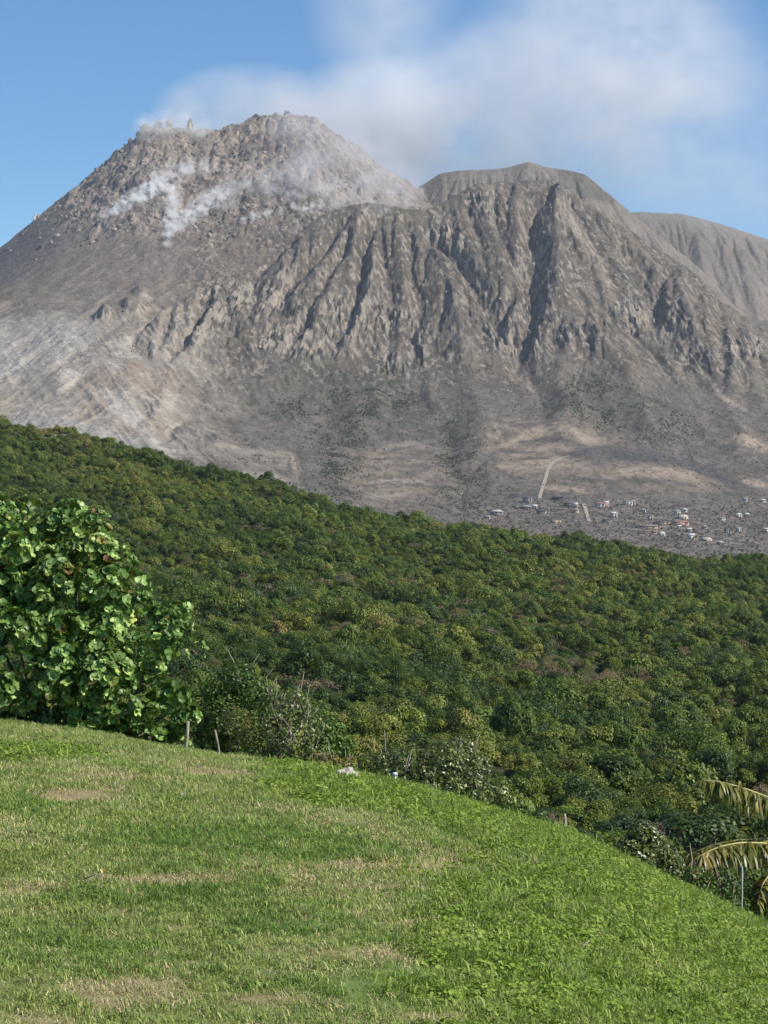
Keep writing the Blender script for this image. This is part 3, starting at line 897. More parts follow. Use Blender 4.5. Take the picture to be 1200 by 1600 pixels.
def hidden_collection(name):
    return bpy.data.collections.new(name)      # never linked to the scene: only a source of shapes
def scatter(name, pts, idx, rot, scl, coll, kind='stuff', label=None, cat=None):
    me_ = bpy.data.meshes.new(name)
    n = len(pts)
    me_.vertices.add(n); me_.vertices.foreach_set("co", np.asarray(pts, np.float32).ravel())
    a = me_.attributes.new("pick", 'INT', 'POINT'); a.data.foreach_set("value", np.asarray(idx, np.int32))
    a = me_.attributes.new("turn", 'FLOAT_VECTOR', 'POINT'); a.data.foreach_set("vector", np.asarray(rot, np.float32).ravel())
    a = me_.attributes.new("size", 'FLOAT_VECTOR', 'POINT')
    scl = np.asarray(scl, np.float32)
    if scl.ndim == 1: scl = np.repeat(scl[:, None], 3, 1)
    a.data.foreach_set("vector", scl.ravel())
    me_.update()
    o = link_mesh(name, me_)
    g = bpy.data.node_groups.new(name + "_spread", 'GeometryNodeTree')
    g.interface.new_socket("Geometry", in_out='INPUT', socket_type='NodeSocketGeometry')
    g.interface.new_socket("Geometry", in_out='OUTPUT', socket_type='NodeSocketGeometry')
    gi = g.nodes.new('NodeGroupInput'); go = g.nodes.new('NodeGroupOutput')
    ip = g.nodes.new('GeometryNodeInstanceOnPoints')
    ci = g.nodes.new('GeometryNodeCollectionInfo')
    ci.inputs['Collection'].default_value = coll
    ci.inputs['Separate Children'].default_value = True
    ci.inputs['Reset Children'].default_value = True
    g.links.new(gi.outputs[0], ip.inputs['Points'])
    g.links.new(ci.outputs[0], ip.inputs['Instance'])
    ip.inputs['Pick Instance'].default_value = True
    for an, dt, so_ in (("pick", 'INT', 'Instance Index'), ("turn", 'FLOAT_VECTOR', 'Rotation'), ("size", 'FLOAT_VECTOR', 'Scale')):
        na = g.nodes.new('GeometryNodeInputNamedAttribute'); na.data_type = dt; na.inputs[0].default_value = an
        out = [q_ for q_ in na.outputs if q_.enabled and q_.name == 'Attribute'][0]
        g.links.new(out, ip.inputs[so_])
    g.links.new(ip.outputs[0], go.inputs[0])
    md = o.modifiers.new("spread", 'NODES'); md.node_group = g
    tag(o, label, cat, kind=kind)
    return o

# crown kinds
CR = []
C_WOOD = hidden_collection("crown kinds")
for i in range(8):
    me_ = crown_mesh("crown_shape", 200 + i, R=3.0 + 0.5 * (i % 3), Hc=3.8 + 0.6 * (i % 2), lobes=13 + i % 4, per=120, leaf=[0.40, 0.34, 0.46, 0.38][i % 4])
    me_.materials.append(M_WOOD_LEAF); CR.append((me_, 'green'))
for i, m_ in enumerate((M_WOOD_DARK, M_WOOD_DARK, M_WOOD_YELL, M_WOOD_DEAD, M_WOOD_DEAD)):
    me_ = crown_mesh("crown_shape", 300 + i, R=3.2, Hc=4.2, lobes=13, per=[120, 120, 115, 90, 75][i], leaf=0.38 if i < 3 else 0.26)
    me_.materials.append(m_); CR.append((me_, ['dark', 'dark', 'yellow', 'dead', 'dead'][i]))
for i, (me_, k_) in enumerate(CR):
    o = bpy.data.objects.new("crown_%02d" % i, me_); C_WOOD.objects.link(o)
TRK = [trunk_mesh("trunk_shape", i) for i in range(3)]
for t_ in TRK: t_.materials.append(M_BARK)

# where the trees stand: a jittered grid, denser close by
def wood_points():
    P = []
    y = 96.0
    r = np.random.default_rng(21)
    while y < 1268:
        sp = 3.8 + 0.3 * min(1, y / 900)
        half = 0.225 * y + 6
        xs = np.arange(-half, half, sp)
        P.append(np.stack([xs + r.uniform(-.45, .45, len(xs)) * sp, y + r.uniform(-.45, .45, len(xs)) * sp], -1))
        y += sp * 0.95
    P = np.concatenate(P)
    return P
WP = wood_points()
r = np.random.default_rng(23)
nW = len(WP)
wz = valley_h(WP[:, 0], WP[:, 1])
bigs = 0.42 + 0.6 * r.random(nW) ** 2.0 + 0.55 * (r.random(nW) < 0.07)
wz = wz + r.uniform(-1.0, 1.6, nW) * (1.3 - bigs * 0.6)
patchn = fbm(WP[:, 0] / 90, WP[:, 1] / 90, 3, 191)
rr = r.random(nW)
u_ = U0 + F * WP[:, 0] / WP[:, 1]
pd = 0.035 + 0.3 * sm(0.12, 0.4, patchn) * sm(250, 400, WP[:, 1]) * sm(1100, 700, WP[:, 1])
py_ = 0.03 + 0.14 * sm(0.05, 0.35, -patchn)
pk = np.where(rr < pd, r.integers(11, 13, nW), np.where(rr < pd + py_, 10, np.where(rr < pd + py_ + 0.2, r.integers(8, 10, nW), r.integers(0, 8, nW))))
rotz = r.random(nW) * 6.283
base_drop = 1.2 + 0.0 * rr
# the nearest in view become trees of their own
vis = (np.abs(WP[:, 0] / WP[:, 1]) < 0.19)
vtree = 800 - F * (wz + 5) / WP[:, 1]
lim = np.interp(u_, EDGE_U, EDGE_V)
seen = vis & (vtree < lim + 25)
order = np.argsort(np.where(seen, WP[:, 1], 1e9))
near_ids = order[:290]
KIND_LABEL = {'green': ("tree with a rounded mid green leafy crown in the wood below the lawn", "tree"),
              'dark': ("tree with a dark glossy green crown in the wood below the lawn", "tree"),
              'yellow': ("tree with a yellowish green crown in the wood below the lawn", "tree"),
              'dead': ("tree with a dry grey brown crown in the wood below the lawn", "tree")}
for i in near_ids:
    e = bpy.data.objects.new("forest_tree", None); COL.objects.link(e)
    e.empty_display_size = 0.5
    e.location = (WP[i, 0], WP[i, 1], wz[i] - 0.6); e.rotation_euler = (0, 0, rotz[i]); e.scale = (bigs[i],) * 3
    me_, k_ = CR[pk[i]]
    tag(e, KIND_LABEL[k_][0], "tree", "trees of the wood with " + {'green': 'mid green', 'dark': 'dark', 'yellow': 'yellowish', 'dead': 'dry'}[k_] + " crowns")
    c_ = bpy.data.objects.new("crown", me_); COL.objects.link(c_); c_.parent = e; c_.location = (0, 0, 1.7)
    t_ = bpy.data.objects.new("trunk", TRK[i % 3]); COL.objects.link(t_); t_.parent = e
rest = np.setdiff1d(np.arange(nW), near_ids)
scatter("forest", np.stack([WP[rest, 0], WP[rest, 1], wz[rest] + 1.1], -1), pk[rest], np.stack([r.normal(size=len(rest)) * 0.16, r.normal(size=len(rest)) * 0.16, rotz[rest]], -1), bigs[rest][:, None] * np.stack([np.ones(len(rest)), np.ones(len(rest)), 0.85 + 0.75 * rr[rest]], -1) * np.stack([0.78 + 0.5 * r.random(len(rest)), 0.78 + 0.5 * r.random(len(rest)), np.ones(len(rest))], -1), C_WOOD,
        label="dense green wood covering the valley side up to its ridge", cat="forest")

#@@FAR
# ================================================================== SCRUB, ROCKS, VILLAGE ON THE MOUNTAIN FOOT
M_DUSTY = mat_leaf("ash_dusted_leaves", [(0.0, (0.07, 0.08, 0.05)), (0.6, (0.10, 0.11, 0.065)), (1.0, (0.13, 0.125, 0.085))], 0.8, 0.1, 0.1, patch_scale=0.004)
M_DEADBR = mat_leaf("leafless_brush", [(0.0, (0.15, 0.12, 0.10)), (1.0, (0.21, 0.175, 0.15))], 0.9, 0.05, 0.05, patch_scale=0.004)
C_SCR = hidden_collection("scrub kinds")
SCR = []
for i in range(6):
    me_ = crown_mesh("scrub_shape", 400 + i, R=3.6, Hc=4.4, lobes=8, per=34, leaf=0.9)
    me_.materials.append(M_DUSTY if i < 4 else M_DEADBR); SCR.append(me_)
    C_SCR.objects.link(bpy.data.objects.new("scrub_%02d" % i, me_))
def pick_vertices(weight, n, seed):
    r_ = np.random.default_rng(seed)
    dA = np.gradient(XX, axis=1) * np.gradient(YY, axis=0)
    w_ = (weight * dA).ravel(); w_ = w_ / w_.sum()
    k_ = r_.choice(w_.size, n, p=w_)
    x_ = XX.ravel()[k_] + r_.uniform(-3, 3, n); y_ = YY.ravel()[k_] + r_.uniform(-4, 4, n)
    return x_, y_, terr_h(x_, y_), r_
inv = (vv < 900) & (vv > 540) & (YY < 5000) & (YY > 2500)
wgt = inv * (0.05 + 2.2 * green * sm(-0.3, 0.3, n1) + 0.26 * vil + 0.25 * sm(0.1, 0.4, n1) * sm(600, 650, vv)) * (1 - fan) * sm(230, 330, uu) * (1 - 0.85 * fields) * (slope < 0.8)
x_, y_, z_, r_ = pick_vertices(wgt, 19000, 31)
dead = r_.random(len(x_)) < np.where((800 - F * z_ / y_) > 770, 0.72, 0.3)
scatter("hillside_scrub", np.stack([x_, y_, z_ - 0.8], -1), np.where(dead, r_.integers(4, 6, len(x_)), r_.integers(0, 4, len(x_))),
        np.stack([0 * x_, 0 * x_, r_.random(len(x_)) * 6.28], -1), (0.26 + 0.5 * r_.random(len(x_)) ** 2.2)[:, None] * np.array([0.85, 0.85, 1.25]), C_SCR, label="dusty grey green scrub dotted over the mountain foot", cat="scrub")

# rocks
def rock_mesh(name, seed, rough=0.5):
    import bmesh
    bm = bmesh.new(); bmesh.ops.create_icosphere(bm, subdivisions=3, radius=1.0)
    for v in bm.verts:
        p = v.co.copy(); k = 0.72
        c = mnoise.cell(p * 1.3 + Vector((seed * 7.1, 0, 0)))
        k += rough * 0.5 * mnoise.noise(p * 1.3 + Vector((seed * 3.3, 0, 0))) + 0.22 * mnoise.noise(p * 3.1 + Vector((0, seed, 0))) + 0.12 * c
        v.co = p * k * 1.3
    me_ = bpy.data.meshes.new(name); bm.to_mesh(me_); bm.free()
    return me_
M_ROCKS = [mat_plain("tan_lava_rock", (0.34, 0.285, 0.23), 0.95, 0.3, 1.5, 0.5, 4), mat_plain("grey_lava_rock", (0.17, 0.15, 0.135), 0.95, 0.3, 1.5, 0.5, 4), mat_plain("pale_ash_rock", (0.46, 0.42, 0.37), 0.95, 0.2, 1.5, 0.5, 4)]
C_ROCK = hidden_collection("rock kinds")
RK = []
for i in range(9):
    me_ = rock_mesh("rock_shape", i + 1); me_.materials.append(M_ROCKS[i % 3]); RK.append(me_)
    C_ROCK.objects.link(bpy.data.objects.new("rock_%02d" % i, me_))
chz = ch * (YY < 5300) * (slope > 0.35)
wgt = 2.0 * dome * sm(0.3, 0.55, vn(XX / 30, YY / 50, 3)) + 0.16 * tal + 0.10 * fan * (slope > 0.3) + 0.22 * cl * (YY < 5300) * (uu > 230) + 0.9 * chz
x_, y_, z_, r_ = pick_vertices(wgt * (YY < 6000), 5200, 33)
uq = U0 + F * x_ / y_; vq = 800 - F * z_ / y_
on_dome = (y_ > 5060) & (uq < 690)
sz = np.where(on_dome, 1.2 + 6.0 * r_.random(len(x_)) ** 6, 0.8 + 2.6 * r_.random(len(x_)) ** 3)
pkr = np.where(r_.random(len(x_)) < 0.5, r_.integers(0, 3, len(x_)) * 3 + np.where(on_dome, 0, 2 * (r_.random(len(x_)) < 0.5)), r_.integers(0, 3, len(x_)) * 3 + 1)
scatter("boulders", np.stack([x_, y_, z_], -1), pkr, r_.random((len(x_), 3)) * 6.28, sz[:, None] * r_.uniform(0.7, 1.3, (len(x_), 3)), C_ROCK, label="boulders strewn over the lava dome and gullies", cat="boulders")

def W3(u, v, d):
    return Vector(((u - 600) / F * d, d, (800 - v) / F * d))
def crest_point(u, v, behind=0.0):
    ys = np.arange(5000, 6990, 4.0); x = (u - U0) / F * ys
    z = terr_h(x, ys); i = int(np.argmax(z / ys))
    return float(x[i]), float(ys[i]), float(z[i])
BLK = [(297, 199, 9, 15, 0, "tall tan lava spine standing on the dome's left summit", "lava_spine", "lava spine"),
       (247, 192, 10, 8, 1, "jagged dark lava block at the top of the left summit", "lava_block", "lava block"),
       (265, 190, 9, 7, 0, "tan lava block beside the jagged one on the left summit", "lava_block", "lava block"),
       (219, 208, 9, 6, 1, "low dark lava block left of the summit steam", "lava_block", "lava block"),
       (204, 218, 5, 6, 0, "small tan lava block at the shoulder where the left flank starts", "lava_block", "lava block"),
       (281, 207, 10, 6, 1, "squat dark lava block just left of the tall spine", "lava_block", "lava block"),
       (99, 309, 6, 5, 1, "dark boulder on the skyline of the left flank, the higher one", "boulder", "boulder"),
       (58, 339, 9, 9, 2, "big pale boulder on the skyline of the left flank, the lowest one", "boulder", "boulder"),
       (76, 335, 7, 5, 0, "long tan boulder against the big pale one on the left flank", "boulder", "boulder")]
for i, (u, v, rx, rz_, mi, lab, nm, cat) in enumerate(BLK):
    x, y, z = crest_point(u, v)
    z = (800 - v) / F * y
    me_ = rock_mesh(nm, 40 + i, 0.7); me_.materials.append(M_ROCKS[mi])
    o = link_mesh(nm, me_, None, None, (x, y - 4, z - rz_ * (0.15 if rz_ > 12 else 0.95)))
    o.scale = (rx * 1.2, rx * 1.2, rz_ * 1.75); o.rotation_euler = (0.1, 0.15, i * 1.3)
    tag(o, lab, cat)

# tracks
M_TRACK = mat_plain("pale_dirt", (0.30, 0.255, 0.20), 0.95, 0.15, 0.2)
def track(name, pts, wd):
    P3 = []
    pts = np.array(pts, float)
    for i in range(len(pts) - 1):
        for t_ in np.linspace(0, 1, 8, endpoint=False):
            u, v = pts[i] * (1 - t_) + pts[i + 1] * t_
            P3.append(ray_ground(u, v))
    P3 = np.array(P3)
    for k in range(4):
        P3[1:-1] = (P3[:-2] + P3[1:-1] * 2 + P3[2:]) / 4
    d = np.gradient(P3[:, :2], axis=0); d /= np.linalg.norm(d, axis=1)[:, None] + 1e-9
    nrm = np.stack([-d[:, 1], d[:, 0]], -1)
    V_ = []
    for k in np.linspace(-1, 1, 4):
        q_ = P3[:, :2] + nrm * k * wd / 2
        V_.append(np.stack([q_[:, 0], q_[:, 1], terr_h(q_[:, 0], q_[:, 1]) + 0.9], -1))
    V_ = np.stack(V_, 1).reshape(-1, 3); n_ = len(P3)
    Fq = [(i * 4 + k, i * 4 + k + 1, i * 4 + k + 5, i * 4 + k + 4) for i in range(n_ - 1) for k in range(3)]
    return tag(link_mesh(name, mesh_np(name, V_, np.array(Fq), True), [M_TRACK]), kind='structure')
track("dirt_road", [(843, 780), (846, 768), (852, 750), (856, 735), (862, 724), (876, 717), (892, 712)], 6.0)
track("dirt_path", [(912, 788), (916, 800), (921, 818)], 6.0)
track("village_street", [(800, 800), (843, 792), (890, 797), (940, 800), (1000, 806), (1050, 814), (1110, 820)], 4.0)
track("lower_street", [(960, 826), (1010, 830), (1060, 833), (1120, 841), (1190, 850)], 4.0)


# houses
def flatmat(name, c): return mat_plain(name, c, 0.9, 0.18, 0.4)
WALLS = {'white': flatmat("white_wall", (0.48, 0.46, 0.42)), 'cream': flatmat("cream_wall", (0.55, 0.47, 0.34)), 'grey': flatmat("grey_wall", (0.26, 0.25, 0.23)),
         'tan': flatmat("tan_wall", (0.42, 0.33, 0.22)), 'pink': flatmat("pink_wall", (0.50, 0.34, 0.28)), 'dark': flatmat("sooty_wall", (0.11, 0.10, 0.095))}
ROOFS = {'grey': flatmat("ash_covered_roof", (0.24, 0.235, 0.22)), 'pale': flatmat("pale_roof", (0.45, 0.43, 0.39)), 'dark': flatmat("dark_roof", (0.09, 0.085, 0.085)),
         'red': flatmat("rusty_roof", (0.26, 0.15, 0.11)), 'white': flatmat("white_roof", (0.50, 0.48, 0.44))}
M_OPEN = flatmat("dark_opening", (0.03, 0.03, 0.035))
def house(u, v, wpx, hpx, wall, roof, label, style='hip'):
    x, y, z = ray_ground(u, v)
    m_ = y / F
    w_, h_ = wpx * m_ * 1.15, hpx * m_ * 0.8
    dp = max(6.0, w_ * 0.6)
    e = bpy.data.objects.new("house", None); COL.objects.link(e)
    e.location = (x, y, z - 0.6); e.rotation_euler = (0, 0, 0.25 * math.sin(u * 1.7)); tag(e, label, "house")
    a = MB(); a.box((0, 0, h_ / 2 - 1.2), (w_, dp, h_ + 2.4)); a.build("wall", WALLS[wall], e)
    b = MB(); o_ = 0.5
    if style == 'hip' or style == 'gable':
        rx = w_ / 2 + o_; ry = dp / 2 + o_; rh = min(2.6, hpx * m_ * 0.38)
        k = 0.45 if style == 'hip' else 1.0
        Vr = [(-rx, -ry, h_), (rx, -ry, h_), (rx, ry, h_), (-rx, ry, h_), (-rx * k, 0, h_ + rh), (rx * k, 0, h_ + rh),
              (-rx, -ry, h_ - .25), (rx, -ry, h_ - .25), (rx, ry, h_ - .25), (-rx, ry, h_ - .25)]
        b.add(Vr, [(0, 1, 5, 4), (2, 3, 4, 5), (6, 7, 1, 0), (7, 8, 2, 1), (8, 9, 3, 2), (9, 6, 0, 3), (9, 8, 7, 6)], [(1, 2, 5), (3, 0, 4)])
    else:
        b.box((0, 0, h_ + 0.22), (w_ + 1.0, dp + 1.0, 0.4)); b.box((0, 0, h_ + 0.55), (w_ * 0.5, dp * 0.5, 0.3))
    b.build("roof", ROOFS[roof], e)
    nwin = 2 if w_ < 12 else 3
    for k in range(nwin):
        c_ = MB(); xx_ = (k + 0.5) / nwin * w_ - w_ / 2 + 0.7 * math.sin(k * 3 + u)
        c_.box((xx_, -dp / 2 - 0.03, h_ * 0.56), (1.5, 0.12, h_ * 0.36)); c_.build("window", M_OPEN, e)
    c_ = MB(); c_.box((w_ * 0.27 * (1 if int(u) % 2 else -1) + 0.0, -dp / 2 - 0.05, h_ * 0.36), (1.3, 0.14, h_ * 0.66)); c_.build("door", M_OPEN, e)
    return e
HS = [(776, 805, 18, 8, 'grey', 'pale', "long low grey house with pale roof at the left end of the village", 'hip'),
 (761, 811, 8, 5, 'tan', 'grey', "small tan hut just left of the long low house", 'gable'),
 (824, 785, 12, 10, 'grey', 'pale', "two storey grey house with pale roof below the dirt road", 'flat'),
 (835, 795, 7, 6, 'white', 'white', "small bright white house touching the two storey grey one", 'gable'),
 (822, 796, 15, 6, 'dark', 'grey', "wide dark walled house in front of the two storey grey one", 'hip'),
 (846, 803, 13, 7, 'grey', 'grey', "grey roofless looking house under the bright white one", 'flat'),
 (872, 780, 16, 5, 'dark', 'grey', "low dark shed with long grey roof right of the dirt road", 'flat'),
 (888, 791, 11, 7, 'dark', 'dark', "dark roofed house right of the dirt road", 'hip'),
 (899, 792, 6, 6, 'cream', 'pale', "small yellowish house beside the dark roofed one", 'gable'),
 (900, 801, 8, 6, 'cream', 'grey', "cream house with grey roof at the top of the dirt path", 'hip'),
 (937, 792, 14, 7, 'white', 'red', "white house with rusty roof near the middle of the upper row", 'hip'),
 (947, 791, 7, 8, 'pink', 'pale', "pink house next to the rusty roofed white one", 'gable'),
 (981, 789, 12, 8, 'white', 'pale', "white house with dark porch openings at the end of the upper row", 'flat'),
 (989, 790, 6, 8, 'white', 'grey', "narrow white annex with grey roof beside the porch house", 'gable'),
 (959, 808, 9, 8, 'white', 'white', "brightest white house, standing alone below the upper row", 'hip'),
 (948, 815, 12, 5, 'grey', 'grey', "flat grey house under the brightest white one", 'flat'),
 (868, 817, 14, 5, 'tan', 'pale', "tan walled yard building low in the left half of the village", 'flat'),
 (1005, 800, 7, 5, 'white', 'grey', "small white hut with grey roof among trees", 'hip'),
 (1016, 812, 7, 9, 'white', 'white', "tall white house above the ochre building", 'flat'),
 (1011, 825, 28, 5, 'tan', 'pale', "very long low ochre building in the village middle", 'flat'),
 (1035, 819, 20, 5, 'tan', 'grey', "long tan building with grey roof joining the pinkish hall", 'flat'),
 (1063, 821, 24, 7, 'pink', 'red', "wide pinkish hall with rusty roof", 'hip'),
 (1058, 803, 8, 6, 'white', 'grey', "white house above the pinkish hall, left of a pair", 'hip'),
 (1070, 800, 6, 5, 'white', 'pale', "white house above the pinkish hall, right of a pair", 'gable'),
 (1067, 811, 14, 6, 'cream', 'white', "cream house with long white roof right above the pinkish hall", 'hip'),
 (1034, 837, 9, 6, 'white', 'pale', "pale house with white walls near the lower edge of the village", 'hip'),
 (1022, 834, 7, 5, 'pink', 'red', "tiny peach hut under the ochre building", 'gable'),
 (1061, 826, 5, 5, 'white', 'pale', "tiny white hut in front of the pinkish hall", 'gable'),
 (1080, 843, 9, 9, 'white', 'white', "tallest bright white house low in the right half of the village", 'gable'),
 (1104, 846, 14, 6, 'cream', 'pale', "wide cream house low at the right, past the tallest white one", 'hip'),
 (1101, 827, 7, 6, 'white', 'grey', "white house with grey roof beside dark green trees", 'hip'),
 (1076, 830, 7, 5, 'grey', 'pale', "small grey house with pale roof right of the hall", 'gable'),
 (1154, 808, 8, 6, 'white', 'white', "white house high at the right side of the village", 'hip'),
 (1166, 807, 6, 5, 'tan', 'pale', "small tan house right beside the high white one", 'gable'),
 (1164, 783, 6, 5, 'white', 'grey', "lone white house far up at the right, above the village", 'gable'),
 (1192, 785, 8, 5, 'white', 'pale', "white house with pale roof uppermost at the right edge", 'hip'),
 (1128, 813, 8, 5, 'cream', 'grey', "cream house with grey roof between the hall and the high white house", 'hip'),
 (1154, 831, 6, 6, 'white', 'grey', "narrow white house low at the right side of the village", 'gable'),
 (1137, 833, 10, 5, 'grey', 'dark', "grey house with dark roof left of the narrow white one", 'hip'),
 (1198, 831, 9, 6, 'cream', 'pale', "cream house cut by the right edge of the picture", 'hip'),
 (1059, 838, 5, 4, 'tan', 'grey', "tiny tan hut in the open ash below the hall", 'gable'),
 (1125, 851, 8, 5, 'grey', 'pale', "grey house lowest at the right, close above the wood", 'hip')]
for h_ in HS: house(*h_)
VT = []
r = np.random.default_rng(77)
for i in range(46):
    u = r.choice([800, 870, 905, 965, 1000, 1040, 1060, 1085, 1110, 1095, 1150, 1175, 1190]) + r.normal() * 14
    v = 775 + r.random() * 62 + (u - 780) * 0.05
    x, y, z = ray_ground(u, v)
    e = bpy.data.objects.new("village_tree", None); COL.objects.link(e)
    e.location = (x, y, z - 0.4); s_ = 0.55 + 0.6 * r.random(); e.scale = (s_ * 0.85, s_ * 0.85, s_); e.rotation_euler = (0, 0, r.random() * 6)
    tag(e, "dark dusty green tree standing between the village houses", "tree", "trees between the village houses")
    c_ = bpy.data.objects.new("crown", SCR[i % 4]); COL.objects.link(c_); c_.parent = e; c_.location = (0, 0, 2.2)
    t_ = bpy.data.objects.new("trunk", TRK[i % 3]); COL.objects.link(t_); t_.parent = e

#@@BROW
# ================================================================== THE GRASSY BROW
M_GRASS = mat_leaf("grass_blades", [(0.0, (0.15, 0.23, 0.05)), (0.35, (0.24, 0.33, 0.075)), (0.65, (0.34, 0.40, 0.11)), (0.86, (0.43, 0.46, 0.16)), (1.0, (0.56, 0.52, 0.27))], 0.6, 0.3, 0.25, patch_scale=0.55, inst=0.3, tw=0.62)
M_GRASSB = mat_leaf("bright_grass_blades", [(0.0, (0.16, 0.25, 0.035)), (0.5, (0.24, 0.34, 0.055)), (1.0, (0.36, 0.43, 0.10))], 0.5, 0.35, 0.3, patch_scale=0.8)
M_STRAW = mat_leaf("dry_grass_blades", [(0.0, (0.42, 0.35, 0.17)), (0.5, (0.54, 0.46, 0.25)), (1.0, (0.46, 0.46, 0.22))], 0.8, 0.2, 0.15, patch_scale=0.5)
M_WEED = mat_leaf("creeper_leaves", [(0.0, (0.13, 0.22, 0.03)), (0.5, (0.22, 0.33, 0.045)), (1.0, (0.34, 0.41, 0.09))], 0.65, 0.3, 0.2, patch_scale=0.7)
C_TUFT = hidden_collection("tuft kinds")
def tuft(i, mat, n, rad, ln, wd, lean):
    r_ = np.random.default_rng(600 + i)
    a = r_.random(n) * 6.283; q = np.sqrt(r_.random(n)) * rad
    B = np.stack([np.cos(a) * q, np.sin(a) * q, np.full(n, -0.01)], -1)
    L_ = (ln * (0.5 + 0.9 * r_.random(n)))[:, None]
    d = unit(n, r_); d[:, 2] = 0; d /= np.linalg.norm(d, axis=1)[:, None] + 1e-9
    sd = np.stack([-d[:, 1], d[:, 0], 0 * d[:, 0]], -1) * (wd * (0.7 + 0.6 * r_.random(n)))[:, None]
    le = (lean * (0.3 + r_.random(n)))[:, None]; up = np.array([0, 0, 1.0])
    M1_ = B + (up * 0.62 + d * le * 0.35) * L_; T1_ = B + (up * (1 - le * 0.35) + d * le) * L_
    V_ = np.stack([B - sd, B + sd, M1_ + sd * 0.8, M1_ - sd * 0.8, T1_], 1).reshape(-1, 3)
    i0 = np.arange(n) * 5
    t_ = np.repeat(np.clip(0.5 + 0.27 * r_.normal(size=n), 0, 1), 5)
    me_ = mesh_np("tuft", V_, [np.stack([i0, i0 + 1, i0 + 2, i0 + 3], -1), np.stack([i0 + 3, i0 + 2, i0 + 4], -1)], False, np.stack([t_] * 3, -1))
    me_.materials.append(mat); C_TUFT.objects.link(bpy.data.objects.new("tuft_%02d" % i, me_))
def weed(i, mat, n, rad, leaf, h):
    r_ = np.random.default_rng(650 + i)
    a = r_.random(n) * 6.283; q = np.sqrt(r_.random(n)) * rad
    P = np.stack([np.cos(a) * q, np.sin(a) * q, h * (0.25 + 0.8 * r_.random(n)) * (1 - 0.5 * (q / rad) ** 2)], -1)
    N_ = np.stack([np.cos(a) * 0.4, np.sin(a) * 0.4, np.ones(n)], -1) + 0.5 * unit(n, r_); N_ /= np.linalg.norm(N_, axis=1)[:, None]
    V_, F_, k = leaf_quads(P, N_, leaf, r_, 0.8, 'round')
    t_ = np.repeat(np.clip(0.5 + 0.27 * r_.normal(size=n), 0, 1), k)
    me_ = mesh_np("weed", V_, F_, False, np.stack([t_] * 3, -1)); me_.materials.append(mat)
    C_TUFT.objects.link(bpy.data.objects.new("tuft_%02d" % i, me_))
for i in range(4): tuft(i, M_GRASS, 105, 0.13, 0.030, 0.0024, 1.2)
for i in range(4, 6): tuft(i, M_GRASS, 85, 0.13, 0.042, 0.0025, 1.3)
for i in range(6, 9): tuft(i, M_STRAW, 60, 0.14, 0.028, 0.0024, 1.6)
for i in range(9, 12): weed(i, M_WEED, 60, 0.14, 0.023, 0.06)
for i in range(12, 14): tuft(i, M_GRASSB, 30, 0.10, 0.10, 0.0045, 1.0)
M_GRASSD = mat_leaf("deep_green_grass_blades", [(0.0, (0.12, 0.21, 0.04)), (0.5, (0.175, 0.285, 0.055)), (1.0, (0.26, 0.34, 0.08))], 0.6, 0.3, 0.2, patch_scale=0.6, inst=0.3, tw=0.5)
tuft(15, M_GRASSD, 110, 0.13, 0.034, 0.0024, 1.2)
for i in range(14, 15): tuft(i, M_GRASSB, 55, 0.11, 0.05, 0.004, 1.1)
r = np.random.default_rng(51)
nP = 58000
t_ = r.random(nP)
yy = np.sqrt(5.0 ** 2 + t_ * (40.0 ** 2 - 25.0))
xx = (r.random(nP) * 2 - 1) * 0.225 * yy
uu_ = U0 + F * xx / yy
De_, _, _ = lawn_par(uu_)
keep = yy < De_ + 3.5
xx = xx[keep]; yy = yy[keep]; nP = len(xx)
zz = lawn_h(xx, yy)
wm = weed_mask(xx, yy); dm = dry_mask(xx, yy)
strawn = 0.16 + 0.42 * sm(-0.1, 0.5, fbm(xx / 0.9, yy / 1.6, 3, 201)) + 1.0 * dm
lush = sm(0.0, 0.5, fbm(xx / 1.6 + 7, yy / 3.0, 3, 205))
q = r.random(nP)
sel = r.random(nP)
pick = np.where(sel < strawn * (1 - 0.75 * wm), r.integers(6, 9, nP), r.integers(0, 4, nP))
pick = np.where((pick < 4) & (q < 0.25 + 0.5 * lush), r.integers(4, 6, nP), pick)
is_w = r.random(nP) < wm * 0.52
q2 = r.random(nP)
pick = np.where(is_w, np.where(q2 < 0.42, r.integers(9, 12, nP), np.where(q2 < 0.56, r.integers(12, 14, nP), 14)), pick)
dk = 0
for a_ in ((330, 1312, 190, 26), (120, 1490, 110, 26), (520, 1330, 90, 14), (40, 1260, 70, 22), (430, 1450, 120, 12), (690, 1500, 90, 16), (230, 1400, 150, 12), (500, 1545, 110, 14)):
    dk = np.maximum(dk, px_ell(xx, yy, *a_, 0.6))
pick = np.where((pick < 9) & (r.random(nP) < 0.7 * dk), 15, pick)
# nothing but dead stubble on the bare scrape
scr = px_ell(xx, yy, *DRY[0], 0.2) > 0.6
pick = np.where(scr, r.integers(6, 9, nP), pick)
ss = (0.75 + 0.5 * r.random(nP)) * (1 + np.clip(yy - 8, 0, 40) / 55) * np.where(scr, 0.5, 1)
scatter("grass", np.stack([xx, yy, zz], -1), pick, np.stack([r.normal(size=nP) * .1, r.normal(size=nP) * .1, r.random(nP) * 6.28], -1), ss * np.clip(0.72 + (yy - 6) / 40, 0.72, 1.0), C_TUFT, label="rough mown grass with creepers and dry patches on the brow", cat="grass")

